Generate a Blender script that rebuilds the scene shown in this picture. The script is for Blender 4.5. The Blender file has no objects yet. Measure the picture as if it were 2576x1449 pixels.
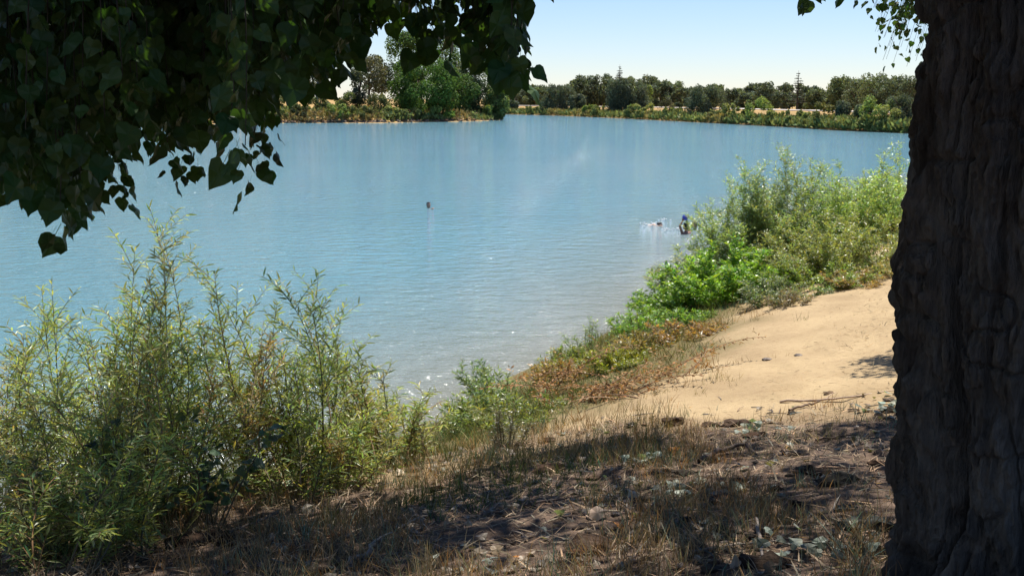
import bpy, bmesh, math, random
import numpy as np
from mathutils import Vector, Matrix
RS = np.random.RandomState(7); random.seed(7)
sc = bpy.context.scene; COL = sc.collection

# ------------------------------------------------------------------ camera, sky, sun, exposure
F = 2762.0; PITCH = math.radians(9.75); CX, CY, EYE = 1288.0, 724.5, 4.5     # the photograph at 2576 px wide
cam = bpy.data.cameras.new('camera'); camo = bpy.data.objects.new('camera', cam); COL.objects.link(camo)
camo.location = (0, 0, EYE); camo.rotation_euler = (math.pi/2 - PITCH, 0, 0)
cam.sensor_width = 36; cam.lens = 36*F/2576; cam.clip_start = .05; cam.clip_end = 9000
sc.camera = camo
SUN_EL, SUN_AZ = math.radians(68), math.radians(20)          # azimuth to the right of the view axis (+Y)
world = bpy.data.worlds.new('World'); sc.world = world; world.use_nodes = True
wn = world.node_tree; bg = wn.nodes['Background']
sky = wn.nodes.new('ShaderNodeTexSky'); sky.sky_type = 'NISHITA'; sky.sun_disc = False
sky.sun_elevation = SUN_EL; sky.sun_rotation = SUN_AZ; sky.air_density = 1.0; sky.dust_density = .0; sky.ozone_density = 6.0
wb = wn.nodes.new('ShaderNodeMix'); wb.data_type = 'RGBA'; wb.blend_type = 'MULTIPLY'; wb.inputs[0].default_value = 1; wb.inputs[7].default_value = (1.0, .98, 1.08, 1)   # white balance
wn.links.new(sky.outputs[0], wb.inputs[6]); wn.links.new(wb.outputs[2], bg.inputs[0]); bg.inputs[1].default_value = .07
sun = bpy.data.lights.new('sun', 'SUN'); sun.energy = 5.0; sun.angle = math.radians(.53); sun.color = (1, .95, .86)
suno = bpy.data.objects.new('sun', sun); COL.objects.link(suno)
SD = Vector((math.sin(SUN_AZ)*math.cos(SUN_EL), math.cos(SUN_AZ)*math.cos(SUN_EL), math.sin(SUN_EL)))
suno.rotation_euler = (-SD).to_track_quat('-Z', 'Y').to_euler(); suno.location = (0, 0, 60)
sc.view_settings.view_transform = 'Standard'; sc.view_settings.look = 'None'
sc.view_settings.exposure = 0.85; sc.view_settings.gamma = 1

# ------------------------------------------------------------------ numeric helpers
def ray(px, py):
    a = (px-CX)/F; b = -(py-CY)/F
    return np.array([a, math.cos(PITCH)+b*math.sin(PITCH), -math.sin(PITCH)+b*math.cos(PITCH)])
CAM = np.array([0, 0, EYE])
def at_z(px, py, z): d = ray(px, py); return CAM + d*((z-EYE)/d[2])
def at_y(px, py, y): d = ray(px, py); return CAM + d*(y/d[1])
def row_z(py, dist):                                           # height of picture row py at horizontal distance dist
    d = ray(CX, py); return EYE + d[2]/d[1]*dist
def hsh(ix, iy, seed):
    h = (ix.astype(np.int64)*374761393 + iy.astype(np.int64)*668265263 + seed*1442695041) & 0xffffffff
    h = ((h ^ (h >> 13))*1274126177) & 0xffffffff
    return ((h ^ (h >> 16)) & 0xffff)/65535.0
def vn(x, y, seed=0):
    x = np.asarray(x, float); y = np.asarray(y, float)
    ix = np.floor(x); iy = np.floor(y); fx = x-ix; fy = y-iy
    fx = fx*fx*(3-2*fx); fy = fy*fy*(3-2*fy)
    a = hsh(ix, iy, seed); b = hsh(ix+1, iy, seed); c = hsh(ix, iy+1, seed); d = hsh(ix+1, iy+1, seed)
    return (a*(1-fx)+b*fx)*(1-fy)+(c*(1-fx)+d*fx)*fy
def fbm(x, y, o=4, seed=0):
    s = 0; a = .5
    for i in range(o): s = s+a*(vn(x, y, seed+i)-.5); x = x*2.03+11.3; y = y*2.03+5.7; a *= .5
    return s
def sd(poly, x, y):
    x = np.asarray(x, float); y = np.asarray(y, float)
    d = np.full(x.shape, 1e18); ins = np.zeros(x.shape, bool); n = len(poly)
    for i in range(n):
        ax, ay = poly[i]; bx, by = poly[(i+1) % n]; ex, ey = bx-ax, by-ay
        t = np.clip(((x-ax)*ex+(y-ay)*ey)/(ex*ex+ey*ey), 0, 1)
        d = np.minimum(d, (x-ax-t*ex)**2+(y-ay-t*ey)**2)
        if ay != by: ins ^= ((ay > y) != (by > y)) & (x < (bx-ax)*(y-ay)/(by-ay)+ax)
    d = np.sqrt(d); return np.where(ins, d, -d)
NEAR = [(-400,-60),(-60,-12),(-20,4),(-9,9.3),(-5,11.6),(-2,13.6),(-.8,15.2),(-.1,17.2),(.9,19),(2.6,22.6),(5.3,28),(10,38),(19,55),(40,74),(80,90),(400,110),(400,-4000),(-4000,-4000),(-4000,-300)]
FARB = [(4000,400),(300,128),(110,134),(53,146)] + [tuple(at_z(px, py, 0)[:2]) for px, py in ((2100,328.5),(1988,321),(1850,313.5),(1726,307),(1620,301.5),(1529,297),(1400,291.6),(1276,288.3))] + [(-60,372),(-200,420),(-600,520),(-4000,700),(-4000,6000),(4000,6000)]
LEFT = [(-4000,-100),(-300,110),(-120,152),(-79,173),(-60,197),(-47,211),(-25,213),(-10,226),(-2.5,241),(-3.6,262),(-12,292),(-60,326),(-300,380),(-4000,520)]
near_s = lambda x, y: sd(NEAR, x, y)
def gz(x, y, fine=True):
    x = np.asarray(x, float); y = np.asarray(y, float)
    s1 = sd(NEAR, x, y); s2 = sd(FARB, x, y); s3 = sd(LEFT, x, y)
    s1 = s1 + .9*fbm(x*.25, y*.25, 2, 3)*np.clip(1-np.abs(s1)/40, 0, 1)
    z1 = np.interp(s1, [-60,-10,0,1,2.5,4,5.8,8,12.5,20,60,2000], [-3,-1.6,0,.3,.85,1.3,1.65,2.05,2.9,3.3,3.6,4])
    z2 = np.interp(s2, [-60,-12,0,1.5,4,7,11,15,22,80,4000], [-3,-1.5,0,.5,.9,1.0,2.45,2.45,1.6,1.6,6])
    z3 = np.interp(s3, [-60,-12,0,2,12,40,90,4000], [-3,-1.5,0,.7,2.0,5.0,5.8,8])
    z = np.maximum(np.maximum(z1, z2), z3)
    if fine:
        k = np.clip(s1/1.5, 0, 1)*np.clip(1-np.hypot(x, y)/60, 0, 1)
        z = z + k*(.16*fbm(x*.9, y*.9, 3, 21) + .055*fbm(x*5, y*5, 3, 31) + .12*np.minimum(vn(x*3.3, y*3.3, 37), .42)) + np.clip(s3/6, 0, 1)*.7*fbm(x*.1, y*.1, 2, 9)+np.clip(s2/6, 0, 1)*.2*fbm(x*.1, y*.1, 2, 9)
    return z
def ground(px, py):
    d = ray(px, py); t = np.linspace(2.5, 70, 3000); p = CAM + t[:, None]*d
    g = gz(p[:, 0], p[:, 1]); i = int(np.argmax(p[:, 2] < g)); return p[i]
def unit(v): return v/np.maximum(np.linalg.norm(v, axis=-1, keepdims=True), 1e-9)

# ------------------------------------------------------------------ object helpers
ORG = {}
def props(o, label=None, cat=None, group=None, kind=None, category=None):
    cat = cat or category
    for k, v in (('label', label), ('category', cat), ('group', group), ('kind', kind)):
        if v: o[k] = v
    return o
def thing(name, loc, label, cat, group=None):
    o = bpy.data.objects.new(name, None); COL.objects.link(o); o.empty_display_size = .1
    o.location = tuple(float(v) for v in loc); ORG[o.name] = np.array(o.location, float)
    return props(o, label, cat, group)
class Acc:
    def __init__(s): s.v = []; s.f3 = []; s.f4 = []; s.c = []; s.n = 0
    def add(s, v, f, c):
        v = np.asarray(v, float).reshape(-1, 3); f = np.asarray(f, int); c = np.asarray(c, float)
        if c.ndim == 1: c = np.tile(c[:3], (len(v), 1))
        (s.f3 if f.shape[1] == 3 else s.f4).append(f+s.n); s.v.append(v); s.c.append(c[:, :3]); s.n += len(v)
    def build(s, name, mat, parent=None, smooth=False, origin=None, **pr):
        v = np.concatenate(s.v); c = np.concatenate(s.c)
        if parent is not None: o0 = ORG[parent.name]
        elif origin is not None: o0 = np.array(origin, float)
        else: o0 = np.zeros(3)
        f3 = np.concatenate(s.f3) if s.f3 else np.zeros((0, 3), int); f4 = np.concatenate(s.f4) if s.f4 else np.zeros((0, 4), int)
        me = bpy.data.meshes.new(name); me.vertices.add(len(v)); me.vertices.foreach_set('co', (v-o0).astype(np.float32).ravel())
        nl = f3.size+f4.size; me.loops.add(nl); me.loops.foreach_set('vertex_index', np.concatenate([f3.ravel(), f4.ravel()]).astype(np.int32))
        me.polygons.add(len(f3)+len(f4))
        st = np.concatenate([np.arange(len(f3))*3, f3.size+np.arange(len(f4))*4]).astype(np.int32)
        me.polygons.foreach_set('loop_start', st)
        me.polygons.foreach_set('use_smooth', np.full(len(st), smooth, bool))
        me.update(calc_edges=True); me.validate()
        a = me.attributes.new('col', 'FLOAT_COLOR', 'POINT'); a.data.foreach_set('color', np.concatenate([c, np.ones((len(c), 1))], 1).astype(np.float32).ravel())
        me.materials.append(mat)
        o = bpy.data.objects.new(name, me); COL.objects.link(o)
        if parent is not None: o.parent = parent; ORG[o.name] = o0
        elif origin is not None: o.location = tuple(o0); ORG[o.name] = o0
        return props(o, **pr)
def tube(acc, pts, rad, col, n=6):
    pts = np.asarray(pts, float); rad = np.broadcast_to(np.asarray(rad, float), (len(pts),))
    t = unit(np.gradient(pts, axis=0)); ref = np.array([.31, .2, .93]) if abs(t[0, 2]) < .8 else np.array([.95, .3, .1])
    b = unit(np.cross(t, ref)); c = np.cross(t, b); a = np.linspace(0, 2*np.pi, n, endpoint=False)
    v = pts[:, None]+rad[:, None, None]*(np.cos(a)[None, :, None]*b[:, None]+np.sin(a)[None, :, None]*c[:, None])
    m = len(pts); i = np.arange(m-1)[:, None]*n; j = np.arange(n)[None]; k = (j+1) % n
    acc.add(v.reshape(-1, 3), np.stack([i+j, i+k, i+n+k, i+n+j], -1).reshape(-1, 4), col)
    acc.add(np.array([pts[-1]+t[-1]*rad[-1]*.5]), np.zeros((0, 3), int), col)
    acc.f3.append(np.stack([acc.n-1-n+np.arange(n), acc.n-1-n+(np.arange(n)+1) % n, np.full(n, acc.n-1)], -1))
def bez(a, b, c, n): t = np.linspace(0, 1, n)[:, None]; return (1-t)**2*np.asarray(a)+2*t*(1-t)*np.asarray(b)+t*t*np.asarray(c)
def vary(rgb, n, amt=.25, hue=.15, rs=None):
    rs = rs or RS; c = np.tile(np.array(rgb, float), (n, 1))*(1+amt*rs.randn(n, 1)).clip(.35, 1.9)
    h = rs.randn(n, 1)*hue; c[:, 0:1] *= 1+h; c[:, 2:3] *= 1-.6*h; return c.clip(.004, .9)
def frames(t, nrm):
    t = unit(t); b = unit(np.cross(nrm, t)); return b, t, np.cross(t, b)
def leaves(acc, tmpl, pos, d, nrm, size, col, wid=1.0):
    tv, tf = tmpl; b, t, n = frames(d, nrm); N = len(pos); size = np.broadcast_to(size, (N,)); wid = np.broadcast_to(wid, (N,))
    v = pos[:, None]+size[:, None, None]*(tv[None, :, 0:1]*b[:, None]*wid[:, None, None]+tv[None, :, 1:2]*t[:, None]+tv[None, :, 2:3]*n[:, None])
    m = len(tv); f = (np.arange(N)[:, None, None]*m+tf[None]).reshape(-1, tf.shape[1])
    acc.add(v.reshape(-1, 3), f, np.repeat(col, m, 0))
A_ = lambda l: np.array(l, float); I_ = lambda l: np.array(l, int)
LANCE = (A_([(0,0,0),(-.075,.35,.02),(.075,.35,.02),(0,.36,-.015),(-.055,.7,.0),(.055,.7,.0),(0,.7,-.035),(0,1,-.09)]), I_([(0,3,1),(0,2,3),(1,3,6),(1,6,4),(3,2,5),(3,5,6),(4,6,7),(6,5,7)]))
LANCE2 = (A_([(0,0,0),(-.085,.45,.015),(.085,.45,.015),(0,1,-.08)]), I_([(0,2,1),(1,2,3)]))
RHOMB = (A_([(0,0,0),(-.42,.45,.08),(.42,.45,.08),(0,1,-.05)]), I_([(0,2,1),(1,2,3)]))
BLADE = (A_([(-.02,0,0),(.02,0,0),(-.016,.4,.02),(.016,.4,.02),(-.010,.75,.11),(.010,.75,.11),(0,1,.24)]), I_([(0,1,3),(0,3,2),(2,3,5),(2,5,4),(4,5,6)]))
STRAW = (A_([(-.02,0,0),(.02,0,0),(-.018,.5,.03),(.018,.5,.03),(0,1,0)]), I_([(0,1,3),(0,3,2),(2,3,4)]))
def heart(seed):
    r = random.Random(seed); out = []
    prof = [(.06,.02),(.22,-.03),(.38,.05),(.47,.2),(.47,.36),(.42,.52),(.33,.67),(.21,.8),(.1,.92)]
    L = []; 
    for x, y in prof: L.append((x*(1+r.uniform(-.07,.07)), y+r.uniform(-.02,.02)))
    pts = [(0, .05)]+L+[(r.uniform(-.04,.04), 1.1)]+[(-x*(1+r.uniform(-.08,.08)), y+r.uniform(-.02,.02)) for x, y in L[::-1]]
    cu = r.uniform(-.3, .45); fo = r.uniform(.1, .35)
    def zz(x, y): return cu*(y-.45)**2-fo*abs(x)+.05*math.sin(9*y+seed)
    v = [(0, .45, zz(0, .45))]+[(x, y, zz(x, y)) for x, y in pts]; n = len(pts)
    f = [(0, 1+i, 1+(i+1) % n) for i in range(n)]
    k = len(v); v += [(-.012, .06, 0), (.012, .06, 0), (.012, -.5, .06), (-.012, -.5, .06)]; f += [(k, k+1, k+2), (k, k+2, k+3)]
    return A_(v), I_(f)
HEARTS = [heart(i) for i in range(5)]

# ------------------------------------------------------------------ materials
def newmat(name):
    m = bpy.data.materials.new(name); m.use_nodes = True; nt = m.node_tree; nt.nodes.clear()
    out = nt.nodes.new('ShaderNodeOutputMaterial'); return m, nt, out
def N(nt, t, **kw):
    n = nt.nodes.new(t)
    for k, v in kw.items():
        if k in n.bl_rna.properties: setattr(n, k, v)
        else: n.inputs[k.replace('_', ' ')].default_value = v
    return n
def mathn(nt, op, a, b=None):
    n = nt.nodes.new('ShaderNodeMath'); n.operation = op
    for i, q in enumerate((a, b)):
        if q is None: continue
        if isinstance(q, (int, float)): n.inputs[i].default_value = q
        else: nt.links.new(q, n.inputs[i])
    return n.outputs[0]
def mixc(nt, fac, a, b, mode='MIX'):
    n = nt.nodes.new('ShaderNodeMix'); n.data_type = 'RGBA'; n.blend_type = mode
    for s, q in ((n.inputs[0], fac), (n.inputs[6], a), (n.inputs[7], b)):
        if isinstance(q, (int, float)): s.default_value = q
        elif isinstance(q, tuple): s.default_value = (*q, 1)
        else: nt.links.new(q, s)
    return n.outputs[2]
def noise(nt, scale, detail=4, vec=None, rough=.55, w3=None):
    n = N(nt, 'ShaderNodeTexNoise'); n.inputs['Scale'].default_value = scale; n.inputs['Detail'].default_value = detail; n.inputs['Roughness'].default_value = rough
    if vec is not None: nt.links.new(vec, n.inputs['Vector'])
    return n.outputs['Fac']
def ramp(nt, fac, a, b):
    n = N(nt, 'ShaderNodeMapRange'); n.inputs[1].default_value = a; n.inputs[2].default_value = b; nt.links.new(fac, n.inputs[0]); return n.outputs[0]
def leafmat(name, trans=.35, rough=.5, spec=.25, tcol=(1.25, 1.25, .55)):
    m, nt, out = newmat(name); at = N(nt, 'ShaderNodeAttribute', attribute_name='col')
    p = N(nt, 'ShaderNodeBsdfPrincipled'); p.inputs['Roughness'].default_value = rough; p.inputs['Specular IOR Level'].default_value = spec
    nt.links.new(at.outputs[0], p.inputs['Base Color'])
    t = N(nt, 'ShaderNodeBsdfTranslucent'); nt.links.new(mixc(nt, 1.0, at.outputs[0], tcol, 'MULTIPLY'), t.inputs[0])
    mx = N(nt, 'ShaderNodeMixShader'); mx.inputs[0].default_value = trans
    nt.links.new(p.outputs[0], mx.inputs[1]); nt.links.new(t.outputs[0], mx.inputs[2]); nt.links.new(mx.outputs[0], out.inputs[0]); return m
def plainmat(name, rough=.8, spec=.2, scale=20, amt=.35, bump=.3, bscale=40, bd=.01):
    m, nt, out = newmat(name); at = N(nt, 'ShaderNodeAttribute', attribute_name='col'); tc = N(nt, 'ShaderNodeTexCoord')
    f = noise(nt, scale, 5, tc.outputs['Object']); c = mixc(nt, ramp(nt, f, .3, .7), (1-amt,)*3, (1+amt,)*3)
    p = N(nt, 'ShaderNodeBsdfPrincipled'); p.inputs['Roughness'].default_value = rough; p.inputs['Specular IOR Level'].default_value = spec
    nt.links.new(mixc(nt, 1.0, at.outputs[0], c, 'MULTIPLY'), p.inputs['Base Color'])
    b = N(nt, 'ShaderNodeBump'); b.inputs['Strength'].default_value = bump; b.inputs['Distance'].default_value = bd
    nt.links.new(noise(nt, bscale, 6, tc.outputs['Object']), b.inputs['Height']); nt.links.new(b.outputs[0], p.inputs['Normal'])
    nt.links.new(p.outputs[0], out.inputs[0]); return m
M_LEAF = leafmat('willow_leaf', .5, .36, .5, (1.45, 1.4, .55))
M_TREE = leafmat('tree_leaf', .3, .6, .15, (1.35, 1.3, .6))
M_COT = leafmat('cottonwood_leaf', .30, .45, .3, (1.1, 1.25, .4))
M_GRASS = leafmat('grass_blade', .3, .6, .2, (1.1, 1.1, .7))
M_BARK = plainmat('bark', .9, .15, 9, .5, 1.0, 42, .03)
def bark_mat():
    m, nt, out = newmat('cottonwood_bark'); at = N(nt, 'ShaderNodeAttribute', attribute_name='col'); tc = N(nt, 'ShaderNodeTexCoord')
    def mp(a, b): q = N(nt, 'ShaderNodeMapping'); q.inputs['Scale'].default_value = (a, a, b); nt.links.new(tc.outputs['Object'], q.inputs[0]); return q.outputs[0]
    n1 = noise(nt, 1, 5, mp(26, 4.5), .65); n2 = noise(nt, 1, 4, mp(3.5, 1.6), .6); n3 = noise(nt, 1, 5, mp(70, 22), .6)
    c = mixc(nt, ramp(nt, n1, .3, .7), (.45, .43, .42), (1.65, 1.6, 1.55)); c = mixc(nt, 1.0, at.outputs[0], c, 'MULTIPLY')
    c = mixc(nt, mathn(nt, 'MULTIPLY', ramp(nt, n2, .52, .7), .55), c, (.17, .155, .135)); c = mixc(nt, mathn(nt, 'MULTIPLY', ramp(nt, n2, .48, .3), .5), c, (.045, .034, .027))
    p = N(nt, 'ShaderNodeBsdfPrincipled'); p.inputs['Roughness'].default_value = .92; p.inputs['Specular IOR Level'].default_value = .12; nt.links.new(c, p.inputs['Base Color'])
    b = N(nt, 'ShaderNodeBump'); b.inputs['Strength'].default_value = 1.0; b.inputs['Distance'].default_value = .045
    nt.links.new(mathn(nt, 'ADD', n1, mathn(nt, 'MULTIPLY', n3, .4)), b.inputs['Height']); nt.links.new(b.outputs[0], p.inputs['Normal']); nt.links.new(p.outputs[0], out.inputs[0]); return m
M_COTBARK = bark_mat()
M_STEM = plainmat('stem_bark', .75, .2, 30, .3, .3, 80, .003)
M_CLOD = plainmat('clod', .95, .05, 25, .5, .9, 50, .02)
M_SKIN = plainmat('skin', .5, .4, 30, .06, .05, 200, .001)
M_HAIR = plainmat('hair', .5, .4, 60, .3, .5, 150, .004)
M_BALL = plainmat('ball_vinyl', .3, .5, 5, .05, .02, 100, .001)
M_ROAD = plainmat('levee_road_gravel', .9, .1, 1, .12, .3, 5, .02)
M_ROCK = plainmat('rock', .9, .1, 3, .4, .6, 12, .05)
M_FOAM = plainmat('foam', .4, .5, 30, .05, .2, 80, .005)

def ground_mat():
    m, nt, out = newmat('ground'); at = N(nt, 'ShaderNodeAttribute', attribute_name='col'); tc = N(nt, 'ShaderNodeTexCoord'); ob = tc.outputs['Object']
    mask = N(nt, 'ShaderNodeSeparateColor'); nt.links.new(at.outputs[0], mask.inputs[0]); R, G, B = mask.outputs
    n1 = noise(nt, 1.1, 6, ob); n2 = noise(nt, 14, 6, ob, .65); n3 = noise(nt, 70, 4, ob, .6)
    sand = mixc(nt, ramp(nt, n1, .35, .68), (.37, .275, .158), (.275, .198, .112))
    sand = mixc(nt, mathn(nt, 'MULTIPLY', ramp(nt, n2, .52, .72), .55), sand, (.20, .13, .075))
    sand = mixc(nt, mathn(nt, 'MULTIPLY', ramp(nt, n3, .6, .75), .5), sand, (.44, .335, .21))
    duff_shade = mixc(nt, ramp(nt, n2, .35, .68), (.145, .10, .073), (.05, .035, .027))  # leaf litter brown, darkened further to deepen the tree's shade
    duff_shade = mixc(nt, mathn(nt, 'MULTIPLY', ramp(nt, n3, .56, .72), .6), duff_shade, (.26, .195, .14))
    bank = mixc(nt, ramp(nt, n2, .35, .65), (.16, .11, .06), (.10, .10, .035))
    far = mixc(nt, ramp(nt, noise(nt, .12, 5, ob), .38, .62), (.36, .235, .10), (.28, .19, .085))
    c = mixc(nt, R, sand, duff_shade); c = mixc(nt, G, c, bank); c = mixc(nt, B, c, far)
    p = N(nt, 'ShaderNodeBsdfPrincipled'); p.inputs['Roughness'].default_value = .95; p.inputs['Specular IOR Level'].default_value = .1
    nt.links.new(c, p.inputs['Base Color'])
    b = N(nt, 'ShaderNodeBump'); b.inputs['Strength'].default_value = .7; b.inputs['Distance'].default_value = .03
    h = mathn(nt, 'ADD', mathn(nt, 'MULTIPLY', n2, 1.0), mathn(nt, 'MULTIPLY', n3, .35))
    nt.links.new(h, b.inputs['Height']); nt.links.new(b.outputs[0], p.inputs['Normal']); nt.links.new(p.outputs[0], out.inputs[0]); return m
def water_mat():
    m, nt, out = newmat('river_water'); at = N(nt, 'ShaderNodeAttribute', attribute_name='col'); tc = N(nt, 'ShaderNodeTexCoord')
    sp = N(nt, 'ShaderNodeSeparateColor'); nt.links.new(at.outputs[0], sp.inputs[0])
    def mp(sx, sy, rot=0):
        q = N(nt, 'ShaderNodeMapping'); q.inputs['Scale'].default_value = (sx, sy, 1); q.inputs['Rotation'].default_value = (0, 0, rot); nt.links.new(tc.outputs['Object'], q.inputs[0]); return q.outputs[0]
    w1 = noise(nt, 1.0, 5, mp(1.5, 2.3, .10), .58); w2 = noise(nt, 1.0, 3, mp(7, 10, -.15), .55); w3 = noise(nt, 1.0, 2, mp(.35, .55, .2), .5)
    h = mathn(nt, 'ADD', mathn(nt, 'MULTIPLY', w1, WAVE[0]), mathn(nt, 'ADD', mathn(nt, 'MULTIPLY', w2, WAVE[1]), mathn(nt, 'MULTIPLY', w3, WAVE[2])))
    patch = noise(nt, 1.0, 4, mp(.012, .05), .6)
    silt = mathn(nt, 'MULTIPLY', sp.outputs[0], 1.0)
    c = mixc(nt, ramp(nt, patch, .35, .65), DEEP[0], DEEP[1]); c = mixc(nt, silt, c, SILT)
    p = N(nt, 'ShaderNodeBsdfPrincipled'); p.inputs['Roughness'].default_value = .06; p.inputs['IOR'].default_value = 1.333
    nt.links.new(c, p.inputs['Base Color'])
    b = N(nt, 'ShaderNodeBump'); b.inputs['Strength'].default_value = 1.0; b.inputs['Distance'].default_value = 1.0
    nt.links.new(h, b.inputs['Height']); nt.links.new(b.outputs[0], p.inputs['Normal']); nt.links.new(p.outputs[0], out.inputs[0]); return m
WAVE = (.23, .05, .07); DEEP = ((.098, .213, .258), (.113, .233, .278)); SILT = (.205, .19, .15)

# ------------------------------------------------------------------ ground and water
def polar(radii, ang):
    r, a = np.meshgrid(radii, ang, indexing='ij'); x = r*np.sin(a); y = r*np.cos(a)
    n, m = r.shape; i = np.arange(n-1)[:, None]*m; j = np.arange(m)[None]; k = (j+1) % m
    f = np.stack([i+j, i+k, i+m+k, i+m+j], -1).reshape(-1, 4)[:, ::-1]
    return x.ravel(), y.ravel(), f
def rings(spec):
    out = [spec[0][0]]
    for a, b, q in spec: 
        n = max(2, int(math.log(b/a)/math.log(q))); out += list(np.geomspace(a, b, n+1)[1:])
    return np.array(out)
ANG = np.radians(np.concatenate([np.linspace(-42, 42, 330), np.linspace(46, 314, 66)]))
x, y, f = polar(rings([(.3,3,1.12),(3,14,1.011),(14,40,1.018),(40,120,1.035),(120,420,1.012),(420,5000,1.12)]), ANG)
z = gz(x, y); s1 = near_s(x, y); sf = np.maximum(sd(FARB, x, y), sd(LEFT, x, y))
wob = fbm(x*.7, y*.7, 4, 55)
SHADE = lambda x, y: y-(9.5+.33*np.minimum(x, 1)-.25*np.maximum(x-1, 0))       # edge of the tree's shade: litter lies and shade is painted on this side
duff_shade = np.clip((.25-SHADE(x, y)+2.2*wob)/1.0, 0, 1)*np.clip((s1-2.5)/1.5, 0, 1)
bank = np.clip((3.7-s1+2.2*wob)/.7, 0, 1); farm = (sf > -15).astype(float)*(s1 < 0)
ga = Acc(); ga.add(np.stack([x, y, z], -1), f, np.stack([duff_shade, bank, farm], -1))
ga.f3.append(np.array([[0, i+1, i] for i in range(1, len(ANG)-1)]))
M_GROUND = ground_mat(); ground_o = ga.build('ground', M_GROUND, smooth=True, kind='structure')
x, y, f = polar(rings([(4,12,1.15),(12,60,1.03),(60,450,1.03),(450,4500,1.3)]), ANG[::1])
s1 = near_s(x, y)
silt = np.clip(1-(-s1+3.2*fbm(x*.12, y*.12, 3, 70)+.5)/10.0, 0, 1)**1.5
wa = Acc(); wa.add(np.stack([x, y, 0*x], -1), f, np.stack([silt]*3, -1))
wa.build('river_water', water_mat(), smooth=True, kind='structure')
# pale road along the far levee crest
def along(poly, s_in, px):                                    # distance along the ray of column px at which the bank is s_in deep
    d = ray(px, 300.); r = np.linspace(100, 520, 4200); X = d[0]/d[1]*r; s = sd(poly, X, r); k = int(np.argmax(s > s_in)) if s.max() > s_in else int(np.argmax(s)); return np.array([X[k], r[k]])
ra = Acc(); P = np.array([along(FARB, 11.2, px) for px in np.linspace(1240, 2560, 60)]); Q = np.array([along(FARB, 14.5, px) for px in np.linspace(1240, 2560, 60)])
zp = gz(P[:, 0], P[:, 1])+.12; zq = gz(Q[:, 0], Q[:, 1])+.12
V = np.concatenate([np.c_[P, zp], np.c_[Q, zq]]); i = np.arange(59)
ra.add(V, np.stack([i, i+1, i+61, i+60], -1), np.array([.62, .57, .52])); 
V2 = np.concatenate([np.c_[P, zp], np.c_[P, zp-.4]]); ra.add(V2, np.stack([i+60, i+61, i+1, i], -1), np.array([.62, .57, .52]))
ra.build('levee_road', M_ROAD, kind='structure')

# ------------------------------------------------------------------ distant trees and shrubs
def crown_pts(n, w, d, h, nb, rs, droop=False, bs=.33):
    """leaf points of a lumpy crown in a w x d x h box standing on z=0"""
    out = []; nrm = []
    zc = rs.uniform(.06, .88, nb); zc[:3] = (.86, .74, .8); pr = np.sqrt(np.clip(1-((zc-.42)/.62)**2, .05, 1)); an = rs.uniform(0, 6.283, nb); rr = pr*np.sqrt(rs.uniform(.12, 1, nb))*.8
    c = np.c_[np.cos(an)*rr*w/2, np.sin(an)*rr*d/2, zc*h]; r = rs.uniform(.65, 1.25, nb)*bs*.55*min(w, h*.9); c[:, 2] = np.minimum(c[:, 2], h-r*.9)
    w8 = r**2; ib = rs.choice(nb, n, p=w8/w8.sum()); v = unit(rs.randn(n, 3)+[0, 0, .25])
    p = c[ib]+v*(r[ib]*rs.uniform(.5, 1.1, n)**.7)[:, None]
    if droop: p[:, 2] -= rs.uniform(0, 1, n)**1.5*h*.42*(np.hypot(p[:, 0]/w*2, p[:, 1]/d*2).clip(.15, 1))
    p[:, 2] = np.maximum(p[:, 2], rs.uniform(.02, .12, n)*h)
    return p, v
def broadleaf(name, base, h, w, col, label, cat='tree', group=None, n=2600, droop=False, low=.22, leaf=.36, nb=26, seed=0, d=None, trunk=True, stemcol=(.09, .065, .045), amt=.3):
    rs = np.random.RandomState(seed+1000); o = thing(name, base, label, cat, group); d = d or w*.9; base = np.asarray(base)
    n = int(n*1.7); cz = h*low; p, v = crown_pts(n, w, d, h-cz, nb, rs, droop); p = p+base+[0, 0, cz]
    if trunk:
        a = Acc(); r0 = .026*h+.05; lean = rs.randn(2)*.03*h
        top = base+[lean[0], lean[1], h*.62]; tube(a, bez(base-[0, 0, .3], base+[0, 0, h*.3], top, 7), np.linspace(r0, r0*.35, 7), stemcol, 7)
        for k in range(5):
            t = rs.uniform(.35, .8); q = base+(top-base)*t; e = base+np.array([rs.uniform(-.36, .36)*w, rs.uniform(-.3, .3)*d, h*rs.uniform(.55, .85)])
            tube(a, bez(q, (q+e)/2+[0, 0, .08*h], e, 5), np.linspace(r0*.45, r0*.12, 5), stemcol, 5)
        a.build('trunk', M_STEM, o, True)
    a = Acc(); dd = unit(rs.randn(n, 3)+[0, 0, -.3]+(np.array([0, 0, -1.2]) if droop else 0)); nn = unit(v+.55*rs.randn(n, 3))
    tone = 1+.18*np.sin(p[:, 0]*1.1+seed)*np.sin(p[:, 1]*.9+p[:, 2]*1.3)
    leaves(a, RHOMB, p, dd, nn, leaf*rs.uniform(.6, 1.3, n), vary(col, n, amt, .12, rs)*tone[:, None], .9 if not droop else .6)
    a.build('crown', M_TREE, o, kind='stuff'); return o
def base_on(poly, s, px): q = along(poly, s, px); return np.array([q[0], q[1], float(gz(q[0], q[1]))])
def far_tree(px, top, hw, s, poly=FARB, base=None, **k):
    b = base_on(poly, s, px) if base is None else base; D = math.hypot(b[0], b[1]); h = row_z(top, D)-b[2]; w = 2*hw*b[1]/F
    return b, h, w
DK = (.112, .138, .085); MD = (.135, .165, .085); OL = (.175, .205, .075); WL = (.105, .13, .085); BR = (.22, .28, .08); YG = (.27, .29, .10)
k = 0
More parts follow.
